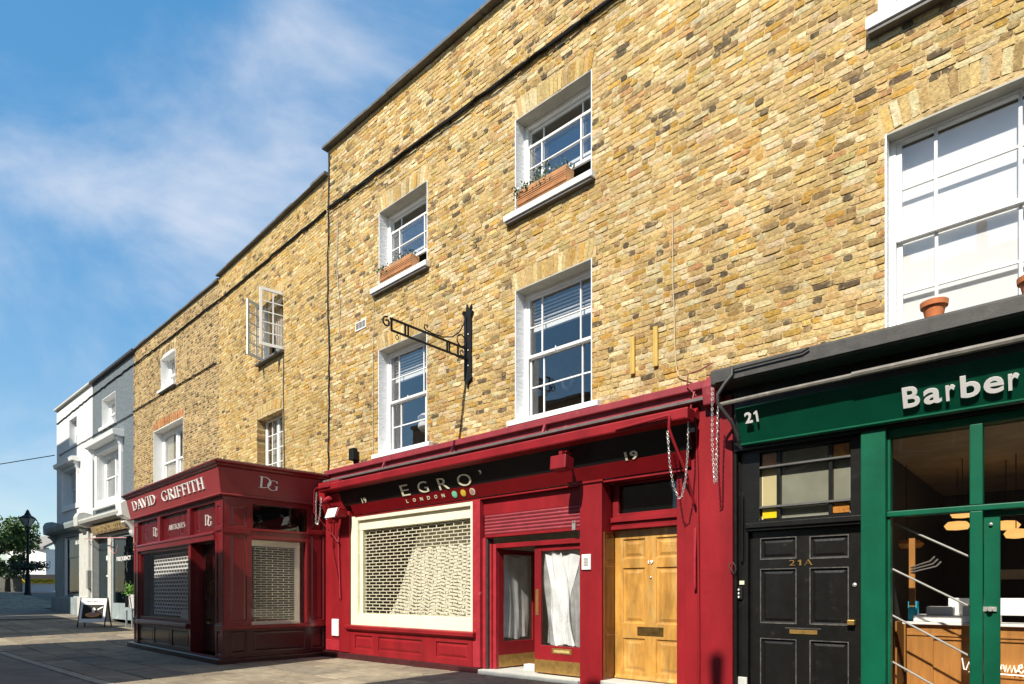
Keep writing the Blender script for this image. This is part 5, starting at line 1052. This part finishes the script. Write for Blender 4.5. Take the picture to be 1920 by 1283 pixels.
rod([(-12.05, -.12, 3.0), (-12.08, -.12, 2.3), (-11.95, -.12, 1.9), (-11.82, -.14, 1.5), (-11.80, -.14, 1.2)], .010, 'red', 'thin crimson wire sagging down the left pilaster', 'wire', 'wire')
rod([(-3.12, -.13, 1.74), (-3.08, -.16, 1.70), (-3.07, -.15, 1.64), (-3.10, -.15, 1.60), (-3.13, -.15, 1.63), (-3.16, -.14, 1.70), (-3.15, -.14, 1.73)], .006, 'black_grey', 'loop of loose wire on the black pipe beside the side door', 'wire', 'wire')
# things inside the first floor rooms
t = thing('lamp_shade', 'white drum lamp shade behind the left first floor window', 'lamp', (-9.95, .9, 4.5)); MB().lathe([(.24, 0), (.30, .05), (.30, .27), (.24, .32)], (-9.95, .9, 4.75), 24).build('shade', 'letter_white', t, smooth=True); MB().tube([(-9.95, .9, 5.07), (-9.95, .9, 6.6)], .008).build('cord', 'black_iron', t)
solo(MB().tube([(-6.2+.10*math.cos(6.2832*k/20), .6, 4.86+.13*math.sin(6.2832*k/20)) for k in range(20)], .045, 8, True), 'round_ornament', 'black_iron', 'black ring shaped ornament behind the right first floor window', 'ornament', (-6.2, .6, 4.7), smooth=True)

# ================================================================ STREET FURNITURE AT THE FAR END
z0 = zg(-26.5); bx, by = -26.2, -1.0
t = thing('sandwich_board', 'white sandwich board with a dark coffee poster on the pavement', 'sign', (bx, by, z0)); aa = R(52)
tx, ty = math.sin(aa), math.cos(aa)           # board faces the viewer's side of the street
def bxf(s): return lambda u, d, z: (bx+u*ty-(-d)*tx*0+s*(.30*(1-z/1.05))*.9*math.cos(R(-38))+d*math.cos(R(-38)), by+u*tx*1+s*(.30*(1-z/1.05))*.9*math.sin(R(-38))+d*math.sin(R(-38)), z0+z)
for s, nm in ((1, 'front_panel'), (-1, 'back_panel')):
    f = bxf(s); o = 0.
    MB(f).box(-.42, .42, -.012, .012, .17, 1.02).build(nm, 'letter_white', t, .003)
    MB(f).box(-.45, -.42, -.018, .018, .0, 1.05).build('leg', 'black_iron', t); MB(f).box(.42, .45, -.018, .018, .0, 1.05).build('leg', 'black_iron', t)
f = bxf(1)
MB(f).box(-.34, .34, .0125, .015, .30, .80).build('poster', 'black', t)
m = MB(f); n = 20; m.add([(.0+.24*math.cos(6.2832*k/n), .0165, .44+.085*math.sin(6.2832*k/n)) for k in range(n)], [tuple(range(n))]); m.build('picture', 'orange', t); m = MB(f); m.add([(.0+.17*math.cos(6.2832*k/n), .0175, .45+.05*math.sin(6.2832*k/n)) for k in range(n)], [tuple(range(n))]); m.build('picture', 'letter_pink', t)
MB(f).add([(-.02, .0165, .52), (.05, .0165, .52), (.09, .0165, .64), (.03, .0165, .70), (-.04, .0165, .63)], [(0, 1, 2, 3, 4)]).add([(.15, .0165, .60), (.32, .0165, .70), (.32, .0165, .74), (.15, .0165, .65)], [(0, 1, 2, 3)]).build('picture', 'flower', t)
a_, b_, c_v = Vector(f(-.22, .0125, .87)), Vector(f(.22, .0125, .87)), Vector(f(-.22, .0125, .93))
put(t, 'FREQUENCY', 'black', a_, b_-a_, c_v-a_, .003, .01)
t = thing('potted_shrub', 'bright green leafy shrub in a striped pot beside the cafe window', 'plant', (-25.15, -.45, zg(-25.15))); z = zg(-25.15)
MB().lathe([(.20, .0), (.22, .05), (.28, .5), (.25, .5), (.2, .4)], (-25.15, -.45, z+.7), 16).build('pot', 'letter_white', t, smooth=True)
for k in range(4): MB().prism([(-.75, z+.74), (-.73, z+.74), (-.73, z+1.16), (-.75, z+1.16)], -25.33+k*.1, -25.29+k*.1).build('stripe', 'black_iron', t)
MB().box(-25.5, -24.8, -.7, -.2, z+.62, z+.69).build('stand_top', 'slate_paint', t)
for xx in (-25.46, -24.84):
    for yy in (-.66, -.24): MB().box(xx-.025, xx+.025, yy-.025, yy+.025, z, z+.62).build('leg', 'slate_paint', t)
r2 = random.Random(5); leaves(t, [(-25.15+r2.gauss(0, .16), -.5+r2.gauss(0, .16), z+1.38+r2.gauss(0, .11)) for _ in range(420)], .05, 'leaf', 'foliage', [(.12, .30, .03), (.18, .38, .05), (.07, .20, .02)], 6)
t.location.x -= .3; t.location.y += .55
# lamp post
lx_, ly_ = -52.3, 1.81; lz = zg(lx_); t = thing('street_lamp', 'black Victorian street lamp with a glazed lantern at the far left', 'street lamp', (lx_, ly_, lz)); tz = 5.68
MB().lathe([(.22, 0), (.22, .12), (.17, .2), (.15, 1.3), (.12, 1.4), (.095, 1.5), (.085, 2.6), (.075, 4.2), (.12, 4.25), (.12, 4.35), (.07, 4.4), (.06, 4.6)], (lx_, ly_, lz), 14).build('column', 'black_iron', t, smooth=True)
MB().tube([(lx_-.3, ly_-.25, lz+4.55), (lx_+.3, ly_+.25, lz+4.55)], .02).build('ladder_bar', 'black_iron', t)
MB().lathe([(.46, 5.16), (.44, 5.21), (.19, 5.38), (.16, 5.48), (.12, 5.52), (.10, 5.62), (.03, 5.75)], (lx_, ly_, lz), 4).build('roof', 'black_iron', t)
MB().lathe([(.20, 4.70), (.42, 5.15)], (lx_, ly_, lz), 4).build('lantern_glass', 'frost', t)
for k in range(4): a = 6.2832*k/4; MB().tube([(lx_+.2*math.cos(a), ly_+.2*math.sin(a), lz+4.7), (lx_+.45*math.cos(a), ly_+.45*math.sin(a), lz+5.17)], .025).tube([(lx_+.2*math.cos(a), ly_+.2*math.sin(a), lz+4.7), (lx_, ly_, lz+4.5)], .025).build('lantern_bar', 'black_iron', t)
r2 = random.Random(9); fw = Vector((-.6675, .7446, 0)); rt = Vector((.7446, .6675, 0))
t2 = thing('hanging_baskets', 'dark leafy hanging baskets ringed round the street lamp', 'plant', (lx_, ly_, lz+1.7)); leaves(t2, [tuple(Vector((lx_, ly_, lz+1.95))+rt*r2.uniform(-1.05, 1.05)+fw*r2.gauss(0, .35)+Vector((0, 0, r2.gauss(0, .16)))) for _ in range(900)], .09, 'leaf', 'foliage', [(.03, .045, .02), (.05, .06, .03), (.02, .03, .015)], 10)
MB().lathe([(.5, 1.7), (.6, 1.78)], (lx_, ly_, lz), 12).build('basket', 'black_iron', t2)
# tree
def tree(p, h, rad, label, seed, n=5200, dark=1.):
    t = thing('street_tree', label, 'tree', p); r2 = random.Random(seed)
    tr = MB().tube([(p[0], p[1], p[2]), (p[0]+.1, p[1], p[2]+h*.3), (p[0]-.1, p[1]+.1, p[2]+h*.62)], [.22, .17, .09], 8)
    cl = []
    for k in range(16):
        a = r2.uniform(0, 6.28); e = r2.uniform(-.35, 1.); rr = rad*r2.uniform(.45, .9); c = Vector((p[0]+rr*math.cos(a)*math.cos(e), p[1]+rr*math.sin(a)*math.cos(e), p[2]+h*.62+rr*.85*math.sin(e))); cl.append((c, rad*r2.uniform(.25, .42)))
        tr.tube([(p[0], p[1], p[2]+h*.45), tuple(Vector((p[0], p[1], p[2]+h*.55)).lerp(c, .6)), tuple(c)], [.07, .04, .015], 5)
    tr.build('trunk', 'bark', t)
    pts = []
    for k in range(n):
        c, s = r2.choice(cl); v = Vector((r2.gauss(0, 1), r2.gauss(0, 1), r2.gauss(0, .8))); v = v.normalized()*s*r2.random()**.4; pts.append(tuple(c+v))
    leaves(t, pts, .15, 'leaf', 'crown', [(.055*dark, .12*dark, .02), (.09*dark, .17*dark, .035), (.035*dark, .08*dark, .018), (.13*dark, .2*dark, .05)], seed+1)
# far wall, hoarding, houses
def far(px, t): u = (px-960)/1170; return Vector((-.6675+u*.7446, .7446+u*.6675, 0))*t+Vector((0, -7.7, 0))
tp = far(-8, 49); tree((tp.x, tp.y, 1.4), 6.2, 2.7, 'leafy green tree at the left edge of the photo', 60)
tp = far(14, 51); tree((tp.x, tp.y, 1.4), 3.0, 1.5, 'low dark tree behind the grey wall at the left edge', 70, 2600, .6)
def slab(p, q, z0, z1, th, name, mat, label, cat, **k):
    d = (q-p).normalized(); n = Vector((-d.y, d.x, 0))*th; a = [p, q, q+n, p+n]; m = MB()
    m.add([(v.x, v.y, z0) for v in a]+[(v.x, v.y, z1) for v in a], [(0,3,2,1),(4,5,6,7),(0,1,5,4),(1,2,6,5),(2,3,7,6),(3,0,4,7)])
    if label is None: return m
    return solo(m, name, mat, label, cat, (p.x, p.y, z0), **k)
slab(far(-60, 52), far(40, 52), 1.2, 2.75, .3, 'garden_wall', 'hedge_wall', 'dark grey garden wall behind the street lamp', 'wall')
hw = thing('hoarding', 'white street barrier topped with a yellow banner beyond the street lamp', 'barrier', tuple(far(42, 52)))
b0 = BASE[hw]
slab(far(42, 52), far(112, 53), 1.35, 2.15, .08, '', '', None, '').build('barrier', 'tarp_white', hw); slab(far(41, 51.9), far(112, 52.9), 2.16, 2.55, .1, '', '', None, '').build('banner', 'tarp_yellow', hw)
m = MB(); pz = [(-.02, 2.3), (.2, 2.45), (.35, 2.25), (.5, 2.4), (.7, 2.3), (.85, 2.45), (1, 2.35)]
a, b = far(50, 51.8), far(100, 52.5); m.tube([(a.x+(b.x-a.x)*u, a.y+(b.y-a.y)*u, zz) for u, zz in pz], .035); m.build('banner_stroke', 'black_iron', hw)
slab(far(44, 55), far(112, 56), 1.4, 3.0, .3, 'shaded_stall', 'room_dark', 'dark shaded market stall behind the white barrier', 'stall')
fb = thing('far_house', 'white gabled house end showing past the corner house at far left', 'house', tuple(far(96, 60)))
p, q = far(86, 60), far(125, 62); slab(p, q, 1.5, 5.6, 5, '', '', None, '').build('wall', 'white_wall', fb); p2, q2 = far(81, 59.5), far(130, 61.5)
d = (q2-p2).normalized(); n = Vector((-d.y, d.x, 0))*6; m = MB(); m.add([(p2.x, p2.y, 5.55), (q2.x, q2.y, 6.9), (q2.x+n.x, q2.y+n.y, 6.9), (p2.x+n.x, p2.y+n.y, 5.55), (p2.x, p2.y, 5.8), (q2.x, q2.y, 7.15), (q2.x+n.x, q2.y+n.y, 7.15), (p2.x+n.x, p2.y+n.y, 5.8)], [(0,3,2,1),(4,5,6,7),(0,1,5,4),(1,2,6,5),(2,3,7,6),(3,0,4,7)]); m.build('roof', 'far_roof', fb)
slab(far(30, 64), far(120, 66), 3.5, 4.1, 4, 'flat_roof', 'far_roof', 'long pale flat roof between the street lamp and the corner house', 'roof')
fh = thing('far_house', 'distant terracotta toned houses with chimneys beyond the street lamp', 'house', tuple(far(55, 90))); slab(far(20, 90), far(73, 92), 1.5, 6.4, 6, '', '', None, '').build('wall', 'far_wall', fh); slab(far(73, 80), far(91, 81), 2, 6.9, 5, '', '', None, '').build('block', 'hedge_wall', fh); slab(far(71, 79.8), far(92, 80.8), 6.9, 7.2, 5.3, '', '', None, '').build('block_roof', 'far_roof', fh)
for px, h in ((34, 7.1), (46, 6.9), (60, 7.2), (64, 7.6)): slab(far(px, 90), far(px+5, 90), 6.4, h, 1, '', '', None, '').build('chimney', 'far_wall', fh)
